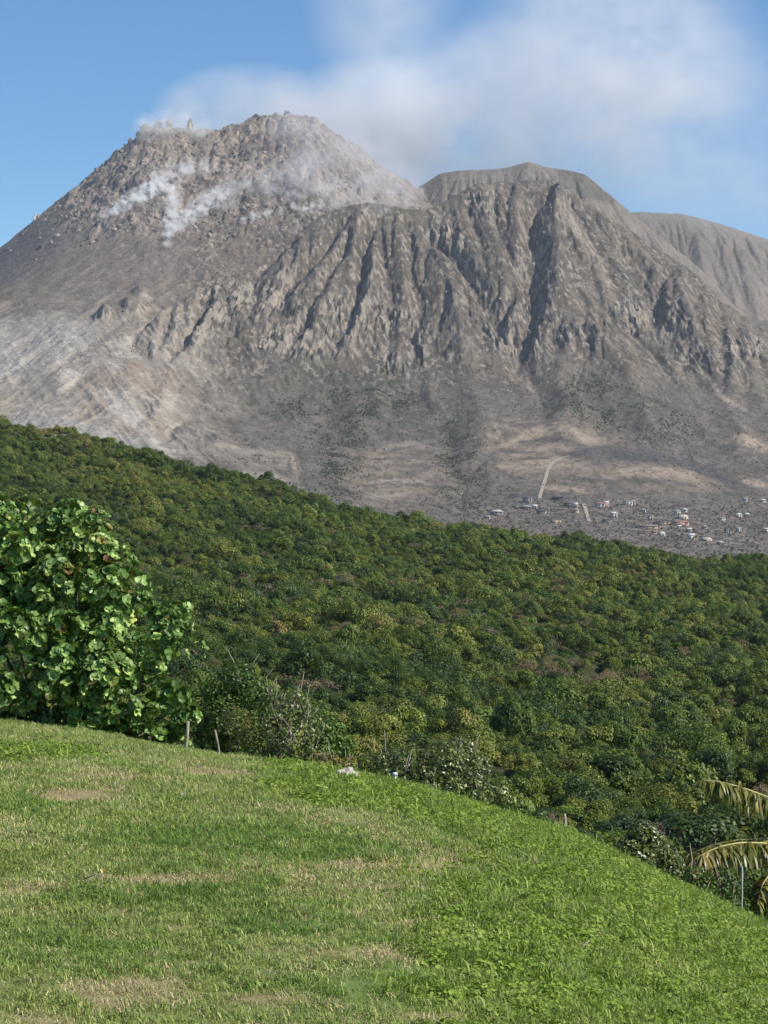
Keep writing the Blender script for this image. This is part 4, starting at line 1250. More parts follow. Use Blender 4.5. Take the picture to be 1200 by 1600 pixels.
# ------------------------------------------------------------------ sea grape and shrubs along the edge
def shrub(name, label, cat, base_uv, d0, blobs, n, leaf, mat, aspect=0.6, shape='diamond', ros=0, young=None, stems=5, twigs=0, stem_mat=None, squash=1.0, droop=0.0, seed=1, stem_r=0.03, cover=1.0, clumps=None):
    """blobs: (u, v, depth offset m, radius px)"""
    r_ = np.random.default_rng(seed)
    bx_, by_, bz_ = W3(base_uv[0], base_uv[1], d0)
    bz_ = float(ground_h(bx_, by_))
    e = bpy.data.objects.new(name, None); COL.objects.link(e); e.location = (bx_, by_, bz_); tag(e, label, cat)
    B0 = np.array([bx_, by_, bz_]); m_ = d0 / F
    cs = np.array([np.array(W3(u, v, d0 + dd)) - B0 for u, v, dd, rp in blobs]); rs = np.array([rp * m_ for *_, rp in blobs])
    core, corer = cs, rs
    if clumps:
        nc, rmin, rmax = clumps
        pr = rs ** 2 / (rs ** 2).sum(); jj = r_.choice(len(cs), nc, p=pr); dirs = unit(nc, r_); dirs[:, 1] -= 0.35; dirs /= np.linalg.norm(dirs, axis=1)[:, None]
        cr = r_.uniform(rmin, rmax, nc) * m_
        cc = cs[jj] + dirs * (rs[jj] * r_.uniform(0.72, 1.0, nc))[:, None]
        ins = np.zeros(nc, bool)
        for c2, r2 in zip(core, corer): ins |= np.linalg.norm(cc - c2, axis=1) < r2 * 0.66
        cs, rs = cc[~ins], cr[~ins]
    area = rs ** 2; cnt = (n * area / area.sum()).astype(int)
    Pc = []; Nc = []
    for c, ra, k in zip(cs, rs, cnt):
        N_ = unit(k, r_)
        P = c + N_ * ra * np.array([1, 1, squash]) * (0.78 + 0.3 * r_.random(k) ** 0.7)[:, None]
        ok = np.ones(k, bool)
        for c2, r2 in zip(core, corer):
            ok &= np.linalg.norm(P - c2, axis=1) > r2 * 0.62
        gz = lawn_h(P[:, 0] + bx_, P[:, 1] + by_) - bz_ if d0 < 60 else P[:, 2] * 0 - 50
        gz2 = ground_h(P[:, 0] + bx_, P[:, 1] + by_) - bz_
        ok &= P[:, 2] > gz2 + 0.04
        Pc.append(P[ok]); Nc.append(N_[ok])
    P = np.concatenate(Pc); N_ = np.concatenate(Nc)
    N_ = N_ + np.array([0, 0, 0.45]); N_ /= np.linalg.norm(N_, axis=1)[:, None]
    def put(nm, P, N_, mt):
        if ros:
            k = len(P)
            t = np.cross(N_, unit(k, r_)); t /= np.linalg.norm(t, axis=1)[:, None] + 1e-9; b = np.cross(N_, t)
            Ps = []; Ns = []; sz_ = []; tone = []
            base_t = np.clip(0.5 + 0.25 * r_.normal(size=k), 0, 1)
            for j in range(ros):
                a = j / ros * 6.283 + r_.random(k) * 0.5; rad = t * np.cos(a)[:, None] + b * np.sin(a)[:, None]
                sj = leaf * (0.65 + 0.55 * r_.random(k))
                Ps.append(P + rad * (sj * 0.62)[:, None] + N_ * (leaf * 0.15 * r_.random(k))[:, None])
                nn = N_ * 0.8 - rad * 0.35 + 0.28 * unit(k, r_); Ns.append(nn / np.linalg.norm(nn, axis=1)[:, None]); sz_.append(sj)
                tone.append(np.clip(base_t + 0.15 * r_.normal(size=k), 0, 1))
            P = np.concatenate(Ps); N_ = np.concatenate(Ns); sz2 = np.concatenate(sz_); T = np.concatenate(tone)
        else:
            N_ = N_ + 0.6 * unit(len(P), r_); N_ /= np.linalg.norm(N_, axis=1)[:, None]
            sz2 = leaf * (0.6 + 0.8 * r_.random(len(P))); T = np.clip(0.5 + 0.28 * r_.normal(size=len(P)), 0, 1)
        V_, F_, k = leaf_quads(P, N_, sz2, r_, aspect, shape)
        T = np.repeat(T, k)
        return link_mesh(nm, mesh_np(nm, V_, F_, False, np.stack([T] * 3, -1)), [mt], e)
    if young is not None:
        yk = r_.random(len(P)) < young[1] * (0.4 + 1.6 * (P[:, 2] > np.percentile(P[:, 2], 72)))
        put("foliage", P[~yk], N_[~yk], mat); put("young_leaves", P[yk], N_[yk], young[0])
    else:
        put("foliage", P, N_, mat)
    if stems:
        m = MB()
        for k in range(stems):
            j = k % len(core); c = core[j]
            s0 = np.array([c[0] * 0.35 + r_.normal() * 0.1, c[1] * 0.3, 0.0]); s0[2] = float(ground_h(s0[0] + bx_, s0[1] + by_)) - bz_ - 0.15
            mid = s0 * 0.5 + c * 0.5 + np.array([0, 0, -0.12]) + r_.normal(size=3) * 0.05
            m.tube([s0, mid, c, c + (c - mid) * 0.12], [stem_r, stem_r * 0.75, stem_r * 0.5, stem_r * 0.2], 6)
        m.build("branches", stem_mat or M_BARK, e, True)
    if twigs:
        m = MB()
        for k in range(twigs):
            c = cs[r_.integers(len(cs))]; ra = rs[r_.integers(len(rs))]
            s0 = c + r_.normal(size=3) * ra * 0.25; d = np.array([r_.normal() * 0.35, r_.normal() * 0.35, 1.0]); d /= np.linalg.norm(d)
            l_ = ra * (0.9 + 0.8 * r_.random())
            m.tube([s0, s0 + d * l_ * 0.6 + r_.normal(size=3) * 0.03, s0 + d * l_], [0.012, 0.009, 0.004], 4)
        m.build("twigs", M_TWIG, e)
    return e
M_TWIG = mat_plain("pale_bare_twigs", (0.30, 0.25, 0.19), 0.9, 0.3, 6.0)
M_GRAPE = mat_leaf("sea_grape_leaves", [(0.0, (0.09, 0.17, 0.03)), (0.45, (0.16, 0.27, 0.06)), (0.8, (0.29, 0.42, 0.13)), (1.0, (0.42, 0.50, 0.12))], 0.42, 0.2, 0.4, patch_scale=0.9, inst=0.0, tw=0.85)
M_YOUNG = mat_leaf("young_red_leaves", [(0.0, (0.20, 0.10, 0.04)), (0.35, (0.24, 0.19, 0.05)), (1.0, (0.30, 0.34, 0.06))], 0.4, 0.25, 0.4, patch_scale=1.2, inst=0.0, tw=0.85)
shrub("sea_grape_bush", "big bush of round glossy leaves with reddish tips at the left edge of the lawn", "bush", (90, 1140), 33.0,
      [(40, 890, 0.2, 88), (-40, 880, 0.4, 110), (120, 852, 0.3, 50), (-150, 1000, 0.5, 170), (105, 945, -0.1, 90), (165, 925, 0.2, 60), (30, 1010, -0.3, 105), (130, 1030, -0.2, 90),
       (205, 995, 0.1, 68), (262, 975, 0.2, 34), (195, 1080, -0.1, 62), (60, 1085, -0.4, 62), (-60, 1080, -0.2, 80), (255, 1120, 0.0, 44), (230, 1145, -0.1, 38), (288, 1128, 0.1, 26), (150, 1105, -0.3, 45), (268, 1160, -0.1, 24), (295, 1000, 0.3, 20), (105, 815, 0.2, 22), (30, 815, 0.2, 26)],
      8600, 0.097, M_GRAPE, 0.82, 'round', ros=6, young=(M_YOUNG, 0.05), clumps=(620, 13, 26), stems=16, seed=3, stem_r=0.032)
M_SH1 = mat_leaf("small_dark_leaves", [(0.0, (0.035, 0.075, 0.012)), (0.6, (0.07, 0.13, 0.018)), (1.0, (0.12, 0.18, 0.03))], 0.45, 0.2, 0.4, patch_scale=1.5, inst=0.0, tw=0.85)
M_SH2 = mat_leaf("mixed_olive_leaves", [(0.0, (0.06, 0.09, 0.02)), (0.5, (0.12, 0.15, 0.035)), (0.85, (0.20, 0.23, 0.07)), (1.0, (0.32, 0.34, 0.16))], 0.35, 0.2, 0.55, patch_scale=2.5, inst=0.0, tw=0.85)
M_SH3 = mat_leaf("fresh_green_leaves", [(0.0, (0.06, 0.14, 0.015)), (1.0, (0.14, 0.22, 0.03))], 0.45, 0.25, 0.4, patch_scale=1.5, inst=0.0, tw=0.85)
M_SH4 = mat_leaf("pale_feathery_leaves", [(0.0, (0.13, 0.15, 0.04)), (1.0, (0.20, 0.20, 0.07))], 0.6, 0.25, 0.2, patch_scale=1.5, inst=0.0, tw=0.85)
shrub("dark_shrub", "dark upright shrub with small leaves between the sea grape and the twiggy bush", "shrub", (350, 1186), 33.5,
      [(372, 1062, 0.2, 26), (345, 1082, 0.3, 30), (395, 1085, 0.2, 30), (350, 1120, 0.2, 42), (385, 1130, 0.3, 42), (330, 1150, 0.3, 30), (375, 1165, 0.2, 34), (420, 1100, 0.5, 20)],
      9500, 0.062, M_SH1, 0.5, stems=7, twigs=10, seed=4, stem_r=0.02)
shrub("feathery_shrub", "low yellowish feathery shrub leaning against the dark shrub", "shrub", (385, 1185), 32.4,
      [(372, 1128, 0.0, 22), (390, 1145, 0.0, 22), (362, 1115, 0.05, 14), (400, 1165, 0, 18)], 1500, 0.05, M_SH4, 0.35, stems=4, seed=5, stem_r=0.012)
shrub("twiggy_bush", "half bare bush with pale twigs and shiny leaves right of the dark shrub", "bush", (450, 1195), 32.5,
      [(430, 1110, 0.1, 28), (455, 1105, 0.2, 30), (480, 1130, 0.1, 26), (420, 1150, 0.0, 34), (460, 1155, 0.0, 38), (490, 1165, 0.0, 24), (440, 1180, -0.1, 22)],
      3000, 0.06, M_SH2, 0.62, stems=10, twigs=46, seed=6, stem_r=0.014, stem_mat=M_TWIG)
shrub("green_shrub", "small fresh green shrub at the end of the twiggy bush", "shrub", (520, 1190), 33.5,
      [(518, 1148, 0.2, 24), (535, 1165, 0.2, 20), (508, 1170, 0.1, 20)], 1600, 0.065, M_SH3, 0.6, stems=4, seed=7, stem_r=0.015)
shrub("rusty_ground_shrub", "low reddish brown scrub tuft beside the white rock", "shrub", (505, 1205), 32.0,
      [(500, 1190, 0, 16), (520, 1193, 0.1, 14), (545, 1196, 0.2, 14)], 900, 0.045, M_YOUNG, 0.5, stems=3, twigs=14, seed=8, stem_r=0.01)
shrub("tangled_thicket", "wide tangled olive thicket behind the lawn edge right of the short white stake", "thicket", (680, 1250), 32.8,
      [(600, 1200, 0.8, 26), (640, 1195, 0.8, 32), (690, 1195, 0.6, 38), (735, 1205, 0.8, 34), (720, 1175, 1.0, 24), (665, 1225, 0.2, 26), (705, 1238, 0.2, 24), (745, 1240, 0.4, 26), (575, 1195, 0.8, 18), (780, 1248, 0.8, 20), (625, 1222, 0.4, 16)],
      6800, 0.06, M_SH2, 0.6, stems=12, twigs=26, seed=9, stem_r=0.016)
shrub("edge_weeds", "strip of scrubby weeds on the drop beyond the lawn, left of the wooden post", "weeds", (830, 1290), 31.5,
      [(815, 1275, 0.7, 18), (845, 1283, 0.7, 16), (910, 1310, 0.6, 16), (930, 1322, 0.6, 18), (865, 1295, 0.5, 12)], 2200, 0.055, M_SH1, 0.55, stems=5, seed=10, stem_r=0.01)
shrub("glossy_shrub", "rounded shrub with shiny dark leaves above the pale edging stones", "shrub", (1005, 1350), 30.0,
      [(1003, 1305, 0.3, 24), (985, 1325, 0.2, 20), (1025, 1330, 0.4, 26), (1000, 1345, 0.1, 24), (965, 1335, 0.2, 14), (1045, 1355, 0.5, 24)],
      3600, 0.06, M_SH2, 0.65, stems=6, twigs=6, seed=11, stem_r=0.016)
shrub("slope_scrub", "dense scrub on the drop under the palm fronds", "shrub", (1130, 1440), 30.0,
      [(1085, 1385, 0.6, 32), (1125, 1395, 1.0, 40), (1170, 1400, 1.2, 44), (1210, 1420, 1.0, 44), (1100, 1415, 0.2, 24), (1150, 1425, 0.6, 26), (1060, 1370, 0.8, 22)],
      5200, 0.06, M_SH1, 0.55, stems=8, twigs=10, seed=12, stem_r=0.016)

# stakes
M_STAKE = mat_plain("weathered_wood", (0.34, 0.30, 0.24), 0.9, 0.3, 8.0, 0.5, 60)
M_STAKEG = mat_plain("grey_metal_post", (0.36, 0.37, 0.38), 0.6, 0.15, 8.0)
M_WHITE = mat_plain("white_painted_wood", (0.74, 0.72, 0.67), 0.7, 0.1, 8.0)
M_STONE = mat_plain("pale_stone", (0.58, 0.52, 0.46), 0.9, 0.2, 6.0, 0.6, 30)
def stake(name, label, cat, ub, vb, ut, vt, d, rad, mat, top=0.0):
    x, y, z = W3(ub, vb, d); xt, yt, zt = W3(ut, vt, d + 0.02)
    z0 = float(ground_h(x, y))
    o_ = MB(); h = zt - min(z, z0)
    zb = min(z, z0)
    o_.tube([(0, 0, -0.25), (0, 0, 0), ((xt - x) * .5 + rad * .3, 0, h * .5), (xt - x, 0, h * .985), (xt - x, 0, h)], [rad * 1.05, rad, rad * .95, rad * .9, rad * .6], 8)
    if top: o_.tube([(xt - x, 0, h), (xt - x, 0, h + top)], [rad * 1.5, rad * 1.3], 8)
    o = o_.build(name, mat); o.location = (x, y, zb)
    tag(o, label, cat)
stake("wooden_stake", "pale wooden stake in front of the sea grape's right side", "stake", 289, 1176, 294, 1127, 31.5, 0.028, M_STAKE)
stake("wooden_stake", "short pale stake under the left part of the sea grape bush", "stake", 56, 1149, 54, 1128, 32.0, 0.018, M_WHITE)
stake("wooden_stake", "short white topped stake at the edge of the tangled thicket", "stake", 612, 1232, 617, 1211, 31.0, 0.03, M_WHITE, 0.04)
stake("wooden_post", "thin brown post rising behind the brow in the middle right", "post", 884, 1318, 882, 1271, 29.6, 0.024, M_STAKE)
stake("metal_post", "tall thin grey post under the palm frond at the right", "post", 1158, 1440, 1159, 1354, 26.2, 0.014, M_STAKEG)
stake("leaning_stem", "pale leaning dead stem standing in the dark shrub", "stem", 344, 1186, 336, 1140, 32.0, 0.02, M_TWIG)
def near_rock(name, label, u, v, sx, sy, sz, rz, seed, cat="rock"):
    x, y, z = lawn_point(u, v)
    me_ = rock_mesh(name, seed, 0.6); me_.materials.append(M_STONE)
    o = link_mesh(name, me_, None, None, (x, y, z + sz * 0.75)); o.scale = (sx * 1.25, sy * 1.25, sz * 1.4); o.rotation_euler = (0, 0.12, rz); tag(o, label, cat)
near_rock("white_rock", "angular white rock lying at the lawn edge by the rusty scrub", 540, 1221, 0.115, 0.09, 0.075, 0.4, 81)
near_rock("edging_stone", "long pale edging stone under the glossy shrub, the lower of two", 960, 1352, 0.15, 0.05, 0.045, -0.9, 82, "stone")
near_rock("edging_stone", "short pale edging stone under the glossy shrub, the upper of two", 940, 1338, 0.08, 0.04, 0.04, -0.7, 83, "stone")
near_rock("small_stone", "small pale pebble on the open lawn left of the middle", 285, 1247, 0.024, 0.02, 0.018, 0.2, 84, "stone")
def stick(label, u0, v0, u1, v1, rad):
    a = lawn_point(u0, v0); b = lawn_point(u1, v1); m = MB()
    a = np.array(a); b = np.array(b)
    m.tube([(0, 0, 0.02), (b - a) * 0.5 + np.array([0.01, 0, 0.06]), (b - a) + np.array([0, 0, 0.05])], [rad, rad * .8, rad * .4], 5)
    o = m.build("stick", M_TWIG); o.location = a; tag(o, label, "stick")
stick("pale dry stick lying in the creepers right of the middle", 850, 1372, 860, 1358, 0.009)
stick("thin straw coloured stick lying left of the dry scrape", 128, 1382, 165, 1386, 0.005)
stick("bent dry stick among the weeds at the bottom right", 905, 1490, 945, 1472, 0.006)

# ------------------------------------------------------------------ coconut palm at the right
M_FROND = mat_leaf("yellowing_palm_leaflets", [(0.0, (0.12, 0.14, 0.02)), (0.4, (0.22, 0.21, 0.04)), (0.7, (0.33, 0.27, 0.09)), (1.0, (0.26, 0.15, 0.06))], 0.4, 0.25, 0.45, patch_scale=0.8, inst=0.0, tw=0.85)
M_RACH = mat_plain("frond_midrib", (0.40, 0.36, 0.12), 0.5, 0.25, 6.0)
M_PTRUNK = mat_plain("ringed_palm_trunk", (0.22, 0.19, 0.15), 0.9, 0.3, 5.0, 0.6, 12)
PD = 33.0
pc = np.array(W3(1292, 1372, PD))
pg = float(ground_h(pc[0] + 0.5, pc[1]))
pe = bpy.data.objects.new("coconut_palm", None); COL.objects.link(pe); pe.location = (pc[0] + 0.5, pc[1], pg)
tag(pe, "coconut palm with yellowing drooping fronds reaching in at the right edge", "palm")
O = np.array([pc[0] + 0.5, pc[1], pg]); ctr = pc - O
m = MB(); hh = ctr[2]
m.tube([(0, 0, -0.4), (-0.08, 0, hh * .4), (-0.3, 0, hh * .8), (ctr[0], 0, hh)], [0.2, 0.15, 0.13, 0.12], 10)
m.build("trunk", M_PTRUNK, pe, True)
def frond(ctrl, seed, leaf_len, droop=1.0, sparse=1.0):
    r_ = np.random.default_rng(seed)
    ctrl = np.array(ctrl, float)
    # smooth curve through control points
    n = 70; tt = np.linspace(0, len(ctrl) - 1, n); i = np.clip(tt.astype(int), 0, len(ctrl) - 2); f = (tt - i)[:, None]
    ext = np.vstack([2 * ctrl[0] - ctrl[1], ctrl, 2 * ctrl[-1] - ctrl[-2]])
    p0, p1, p2, p3 = ext[i], ext[i + 1], ext[i + 2], ext[i + 3]
    P = 0.5 * ((2 * p1) + (-p0 + p2) * f + (2 * p0 - 5 * p1 + 4 * p2 - p3) * f ** 2 + (-p0 + 3 * p1 - 3 * p2 + p3) * f ** 3)
    m = MB(); m.tube(P, np.interp(np.arange(n), [0, n * .3, n - 1], [0.035, 0.018, 0.005]), 5)
    fo = m.build("frond", M_RACH, pe, True)
    T = np.gradient(P, axis=0); T /= np.linalg.norm(T, axis=1)[:, None]
    Vs = []; Fs = []; Ts = []; k = 0
    for j in range(8, n):
        for sd in (-1, 1):
            for rep_ in range(4):
                if r_.random() > sparse: continue
                t = T[j]; side = np.cross(t, [0, 0, 1.0]); side /= np.linalg.norm(side) + 1e-9
                env = math.sin(min(1, (j - 6) / (n - 6) * 1.02 + 0.12) * math.pi) ** 0.6 if j < n - 1 else 0.2
                L_ = leaf_len * (0.35 + 0.65 * env) * (0.55 + 0.6 * r_.random())
                d0 = side * sd * (0.75 + 0.3 * r_.normal()) + t * (0.35 + 0.35 * r_.normal()) + np.array([0, 0, 0.1 + 0.15 * r_.normal()]); d0 /= np.linalg.norm(d0)
                pts = [P[j] + T[j] * 0.01 * rep_]; d = d0
                for sgm in range(4):
                    d = d + np.array([0, 0, -0.55 * droop * (0.7 + 0.6 * r_.random())]); d /= np.linalg.norm(d); pts.append(pts[-1] + d * L_ / 4)
                wv_ = np.cross(d0, [0, 0, 1.0]) ; wv_ /= np.linalg.norm(wv_) + 1e-9
                wv_ = wv_ * 0.8 + np.array([0, 0, 0.35 * r_.normal()]); hw = 0.021 * (0.7 + 0.5 * r_.random())
                for q_, (pp, ww) in enumerate(zip(pts, (0.5, 1, 0.95, 0.7, 0.1))):
                    Vs += [pp - wv_ * hw * ww, pp + wv_ * hw * ww]
                Fs += [(k + 2 * q_, k + 2 * q_ + 1, k + 2 * q_ + 3, k + 2 * q_ + 2) for q_ in range(4)]
                tn = float(np.clip(0.45 + 0.28 * r_.normal() + (0.2 if r_.random() < 0.12 else 0), 0, 1)); Ts += [tn] * 10; k += 10
    Ts = np.array(Ts)
    link_mesh("leaflets", mesh_np("leaflets", np.array(Vs), np.array(Fs), False, np.stack([Ts] * 3, -1)), [M_FROND], fo)
def L3(u, v, dd): return np.array(W3(u, v, PD + dd)) - O
frond([ctr, L3(1240, 1262, -0.3), L3(1200, 1246, -0.5), L3(1160, 1231, -0.6), L3(1125, 1222, -0.7), L3(1098, 1219, -0.8)], 1, 0.62, 0.9, 0.6)
frond([ctr, L3(1240, 1325, -0.9), L3(1195, 1318, -1.2), L3(1150, 1318, -1.4), L3(1110, 1329, -1.6), L3(1082, 1347, -1.7), L3(1067, 1376, -1.75)], 2, 0.66, 1.0, 0.95)
frond([ctr, L3(1250, 1350, -1.3), L3(1215, 1358, -1.9), L3(1194, 1378, -2.3), L3(1184, 1408, -2.5)], 3, 0.5, 1.1, 0.9)
frond([ctr, L3(1240, 1318, -0.2), L3(1170, 1312, 0.0), L3(1115, 1320, 0.1), L3(1075, 1336, 0.2)], 4, 0.42, 1.3, 0.28)
frond([ctr, L3(1300, 1260, 0.1), L3(1330, 1190, 0.3), L3(1390, 1180, 0.5), L3(1450, 1220, 0.6)], 5, 0.65, 0.9)
frond([ctr, L3(1350, 1330, -0.4), L3(1420, 1320, -0.9), L3(1480, 1370, -1.2)], 6, 0.65, 1.0)
frond([ctr, L3(1290, 1310, 0.9), L3(1280, 1290, 1.8), L3(1270, 1320, 2.7)], 7, 0.65, 1.0)
frond([ctr, L3(1320, 1390, -1.0), L3(1350, 1430, -1.8), L3(1370, 1500, -2.2)], 8, 0.6, 1.0)

#@@AIR
# ================================================================== SMOKE, STEAM, HAZE
def vol_mat(name, color, dens, lobes=None, nscale=1.0, thr=0.45, gain=2.2, detail=4, warp=0.0, soft=1.0, aniso=0.2, stretch=(1, 1, 1), rough=0.58, cut=0.14):
    m, t, N, L = newmat(name)
    tc = nd(t, 'ShaderNodeTexCoord'); co = tc.outputs['Object']
    def vm(op, a, b=None, out=0):
        n = nd(t, 'ShaderNodeVectorMath', operation=op)
        for i, v in enumerate((a, b)):
            if v is None: continue
            if isinstance(v, bpy.types.NodeSocket): L.new(v, n.inputs[i])
            else: n.inputs[i].default_value = v
        return n.outputs['Value'] if op in ('LENGTH', 'DOT_PRODUCT') else n.outputs[0]
    nv = vm('MULTIPLY', co, stretch)
    n_ = nd(t, 'ShaderNodeTexNoise'); n_.inputs['Scale'].default_value = nscale; n_.inputs['Detail'].default_value = detail; n_.inputs['Roughness'].default_value = rough
    L.new(nv, n_.inputs['Vector'])
    nf = n_.outputs[0]
    if lobes is None: lobes = [((0, 0, 0), (1, 1, 1), 1.0)]
    tot = None
    for c, rad, amp in lobes:
        d = vm('MULTIPLY', vm('SUBTRACT', co, c), tuple(1 / q_ for q_ in rad))
        l2 = vm('DOT_PRODUCT', d, d)
        g_ = mth(t, 'MULTIPLY', mth(t, 'MAXIMUM', mth(t, 'SUBTRACT', 1.0, l2), 0.0), amp)
        tot = g_ if tot is None else mth(t, 'SMOOTH_MAX', tot, g_, 0.25)
    if len(lobes) > 1: tot = mth(t, 'MULTIPLY', mth(t, 'MAXIMUM', mth(t, 'SUBTRACT', tot, cut), 0.0), 1.0 / (1.0 - cut))
    # density = gain * (envelope - threshold*noise) clipped
    k = mth(t, 'MULTIPLY', mth(t, 'SUBTRACT', nf, thr), gain)
    dn = mth(t, 'MULTIPLY', tot, mth(t, 'ADD', k, 1.0 - soft), clamp=True)
    dn = mth(t, 'MULTIPLY', mth(t, 'MAXIMUM', dn, 0.0), dens)
    pv = nd(t, 'ShaderNodeVolumePrincipled'); pv.inputs['Color'].default_value = (*color, 1); pv.inputs['Anisotropy'].default_value = aniso
    L.new(dn, pv.inputs['Density'])
    o = nd(t, 'ShaderNodeOutputMaterial'); L.new(pv.outputs[0], o.inputs['Volume'])
    return m
def ball_mesh(name, seg=24, rings=12):
    V_ = [(0, 0, 1)]; F_ = []; T_ = []
    for i in range(1, rings):
        a = math.pi * i / rings
        for j in range(seg):
            b = 2 * math.pi * j / seg; V_.append((math.sin(a) * math.cos(b), math.sin(a) * math.sin(b), math.cos(a)))
    V_.append((0, 0, -1)); n = len(V_)
    for j in range(seg): T_.append((0, 1 + j, 1 + (j + 1) % seg)); T_.append((n - 1, n - 1 - seg + (j + 1) % seg, n - 1 - seg + j))
    for i in range(rings - 2):
        for j in range(seg):
            F_.append((1 + i * seg + j, 1 + (i + 1) * seg + j, 1 + (i + 1) * seg + (j + 1) % seg, 1 + i * seg + (j + 1) % seg))
    return mesh_np(name, np.array(V_) * 1.0, [np.array(F_), np.array(T_)], True)
M_STEAM = vol_mat("white_steam", (0.97, 0.97, 0.97), 0.30, nscale=1.9, thr=0.465, gain=8.0, detail=6, stretch=(2.6, 1, 1), rough=0.68)
M_STEAMT = vol_mat("thin_blue_steam", (0.95, 0.96, 0.98), 0.010, nscale=1.8, thr=0.42, gain=3.5, detail=5, stretch=(1.8, 1, 1), rough=0.65)
def steam(pts, dens, label, off=12.0, depth=1.0, ns=0.07, thr=0.475, gain=6.0, col=(0.98, 0.98, 0.98)):
    """a cloud hugging the slope: pts = (u, v, radius px); density fades out of each lobe"""
    import bmesh
    W_ = [Vector(ray_ground(u, v)) for u, v, r_ in pts]
    O_ = sum(W_, Vector()) / len(W_) + Vector((0, -off, off * 0.5))
    lobes = []; bm = bmesh.new()
    for w_, (u, v, r_) in zip(W_, pts):
        rm = r_ * 1.35 * w_.y / F
        c = w_ + Vector((0, -off, off * 0.5)) - O_
        lobes.append((tuple(c), (rm, rm * depth, rm), 1.0))
        for k in range(26):
            a = 2.4 * k; zc = 1 - 2 * (k + 0.5) / 26; q_ = math.sqrt(1 - zc * zc)
            bm.verts.new(c + Vector((math.cos(a) * q_ * rm, math.sin(a) * q_ * rm * depth, zc * rm)) * 1.08)
    hull = bmesh.ops.convex_hull(bm, input=bm.verts)
    bmesh.ops.delete(bm, geom=[g_ for g_ in hull['geom_interior'] if isinstance(g_, bmesh.types.BMVert)], context='VERTS')
    bmesh.ops.recalc_face_normals(bm, faces=bm.faces)
    me_ = bpy.data.meshes.new("steam"); bm.to_mesh(me_); bm.free()
    o = link_mesh("steam", me_, [vol_mat("steam_air", col, dens, lobes, nscale=ns, thr=thr, gain=gain, detail=6, rough=0.66, aniso=0.0, cut=0.1 if len(lobes) > 1 else 0.0)], None, O_)
    tag(o, label, "steam")
steam([(162, 342, 8), (178, 335, 10), (196, 326, 13), (215, 316, 15), (234, 306, 15), (250, 297, 14)], 0.22, "long white steam streak rising along the dome's left flank")
steam([(250, 288, 16), (272, 280, 20), (298, 274, 20), (322, 268, 16)], 0.06, "paler steam cloud at the top of the long streak", ns=0.04)
steam([(262, 388, 7), (263, 372, 9), (266, 356, 12), (272, 340, 13), (272, 322, 13), (268, 306, 12)], 0.19, "white steam streak dropping steeply down the dome's middle")
steam([(278, 362, 12), (292, 348, 14), (308, 336, 16), (326, 322, 17), (345, 312, 15)], 0.15, "ragged white steam patch right of the steep streak")
steam([(380, 351, 6), (398, 344, 8), (418, 338, 8), (440, 334, 7), (462, 326, 7)], 0.13, "thin white steam line above the saddle by the green ridge")
steam([(474, 336, 7), (484, 330, 10), (500, 324, 7)], 0.14, "small white steam puff just left of the near ridge top")
steam([(205, 220, 14), (232, 212, 22), (262, 206, 24), (290, 205, 20), (318, 214, 18)], 0.018, "bluish steam drifting between the lava blocks of the left summit", off=24, ns=0.03, thr=0.40)
steam([(350, 320, 26), (380, 300, 30), (420, 300, 34), (455, 312, 26), (520, 318, 34), (580, 318, 36), (630, 318, 30)], 0.017, "wide thin steam veil over the lower dome", off=26, ns=0.025)
steam([(470, 215, 50), (520, 250, 58), (570, 275, 56), (620, 295, 42), (480, 290, 46)], 0.009, "broad lilac steam veil over the right side of the dome", off=45, ns=0.014, thr=0.38, gain=3.0, col=(0.93, 0.91, 0.95))
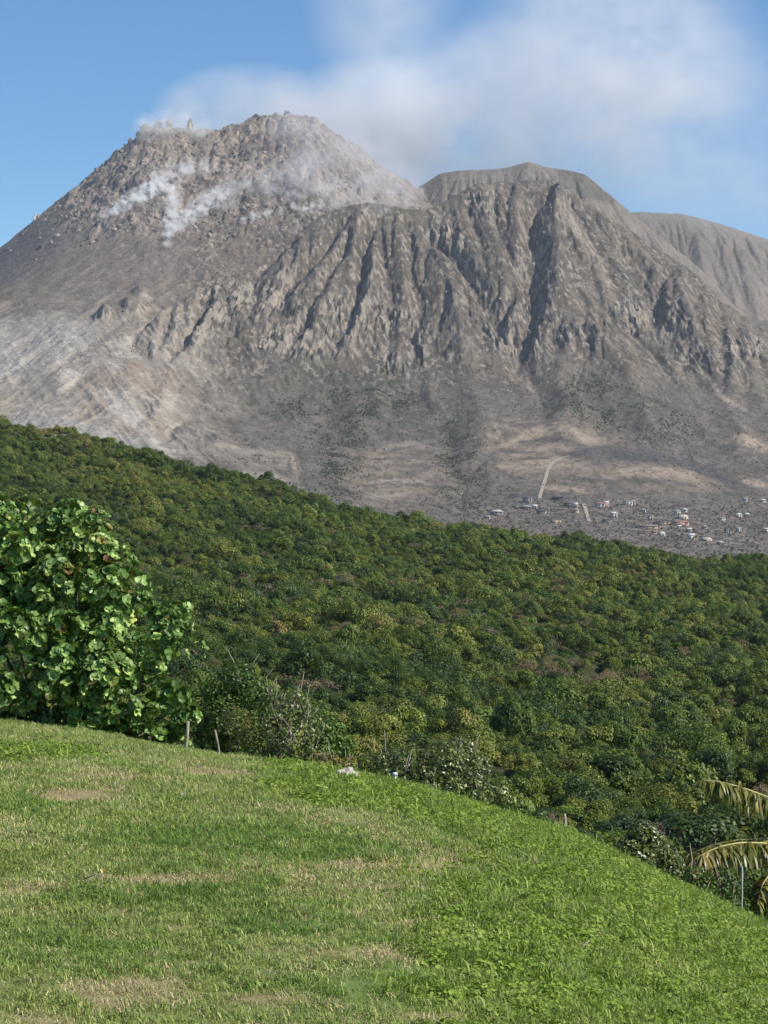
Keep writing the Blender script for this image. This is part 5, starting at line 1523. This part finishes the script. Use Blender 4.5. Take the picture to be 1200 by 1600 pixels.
# the plume
PY = 6250.0; k_ = PY / F
def PL(u, v, ru, rv, amp, dy=0.0): return (((u - 600) * k_, dy, (800 - v) * k_), (ru * k_, 330.0, rv * k_), amp)
LOB = [PL(400, 190, 180, 95, 1.25), PL(630, 225, 240, 160, 1.7), PL(600, 0, 150, 190, 0.5), PL(800, 190, 330, 170, 1.0), PL(960, 130, 300, 240, 0.9), PL(1130, 230, 300, 200, 0.42)]
M_PLUME = vol_mat("ash_and_steam_plume", (0.985, 0.985, 0.99), 0.0105, LOB, nscale=0.0040, thr=0.375, gain=2.7, detail=6, aniso=0.0, rough=0.68, stretch=(0.75, 1.0, 1.0))
def plume():
    V_ = []; F_ = []
    us_ = [(230, 250, 130), (300, 240, 70), (420, 255, 20), (540, 290, -150), (650, 330, -170), (800, 340, -60), (950, 360, -110), (1100, 420, -100), (1250, 500, -60), (1400, 560, 20)]
    for u, vb, vt in us_:
        for j in range(12):
            a = 2 * math.pi * j / 12
            vm_ = (vb + vt) / 2; rv = (vb - vt) / 2
            V_.append(((u - 600) * k_, 320 * math.sin(a), (800 - (vm_ - rv * math.cos(a))) * k_))
    for i in range(len(us_) - 1):
        for j in range(12):
            F_.append((i * 12 + j, i * 12 + (j + 1) % 12, (i + 1) * 12 + (j + 1) % 12, (i + 1) * 12 + j))
    c0 = len(V_); SGN = -1; V_.append(((us_[0][0] - 620) * k_, 0, (800 - 190) * k_)); V_.append(((us_[-1][0] - 590) * k_, 0, (800 - 290) * k_))
    T_ = [(c0, (j + 1) % 12, j) for j in range(12)] + [(c0 + 1, (len(us_) - 1) * 12 + j, (len(us_) - 1) * 12 + (j + 1) % 12) for j in range(12)]
    o = link_mesh("smoke_plume", mesh_np("smoke_plume", np.array(V_), [np.array(F_)[:, ::SGN], np.array(T_)[:, ::SGN]]), [M_PLUME], None, (0, PY, 0))
    tag(o, "broad pale ash and steam plume blown right from the summit", "smoke")
plume()
# haze: even air round everything
m, t, N, L = newmat("haze_air")
pv = nd(t, 'ShaderNodeVolumePrincipled'); pv.inputs['Color'].default_value = (0.80, 0.88, 1.0, 1); pv.inputs['Density'].default_value = 2.2e-5; pv.inputs['Anisotropy'].default_value = 0.2
o_ = nd(t, 'ShaderNodeOutputMaterial'); L.new(pv.outputs[0], o_.inputs['Volume'])
hz = MB(); hz.box((0, 3300, 750), (9000, 8000, 1884))
tag(hz.build("haze", m), kind='stuff')
#@@END3
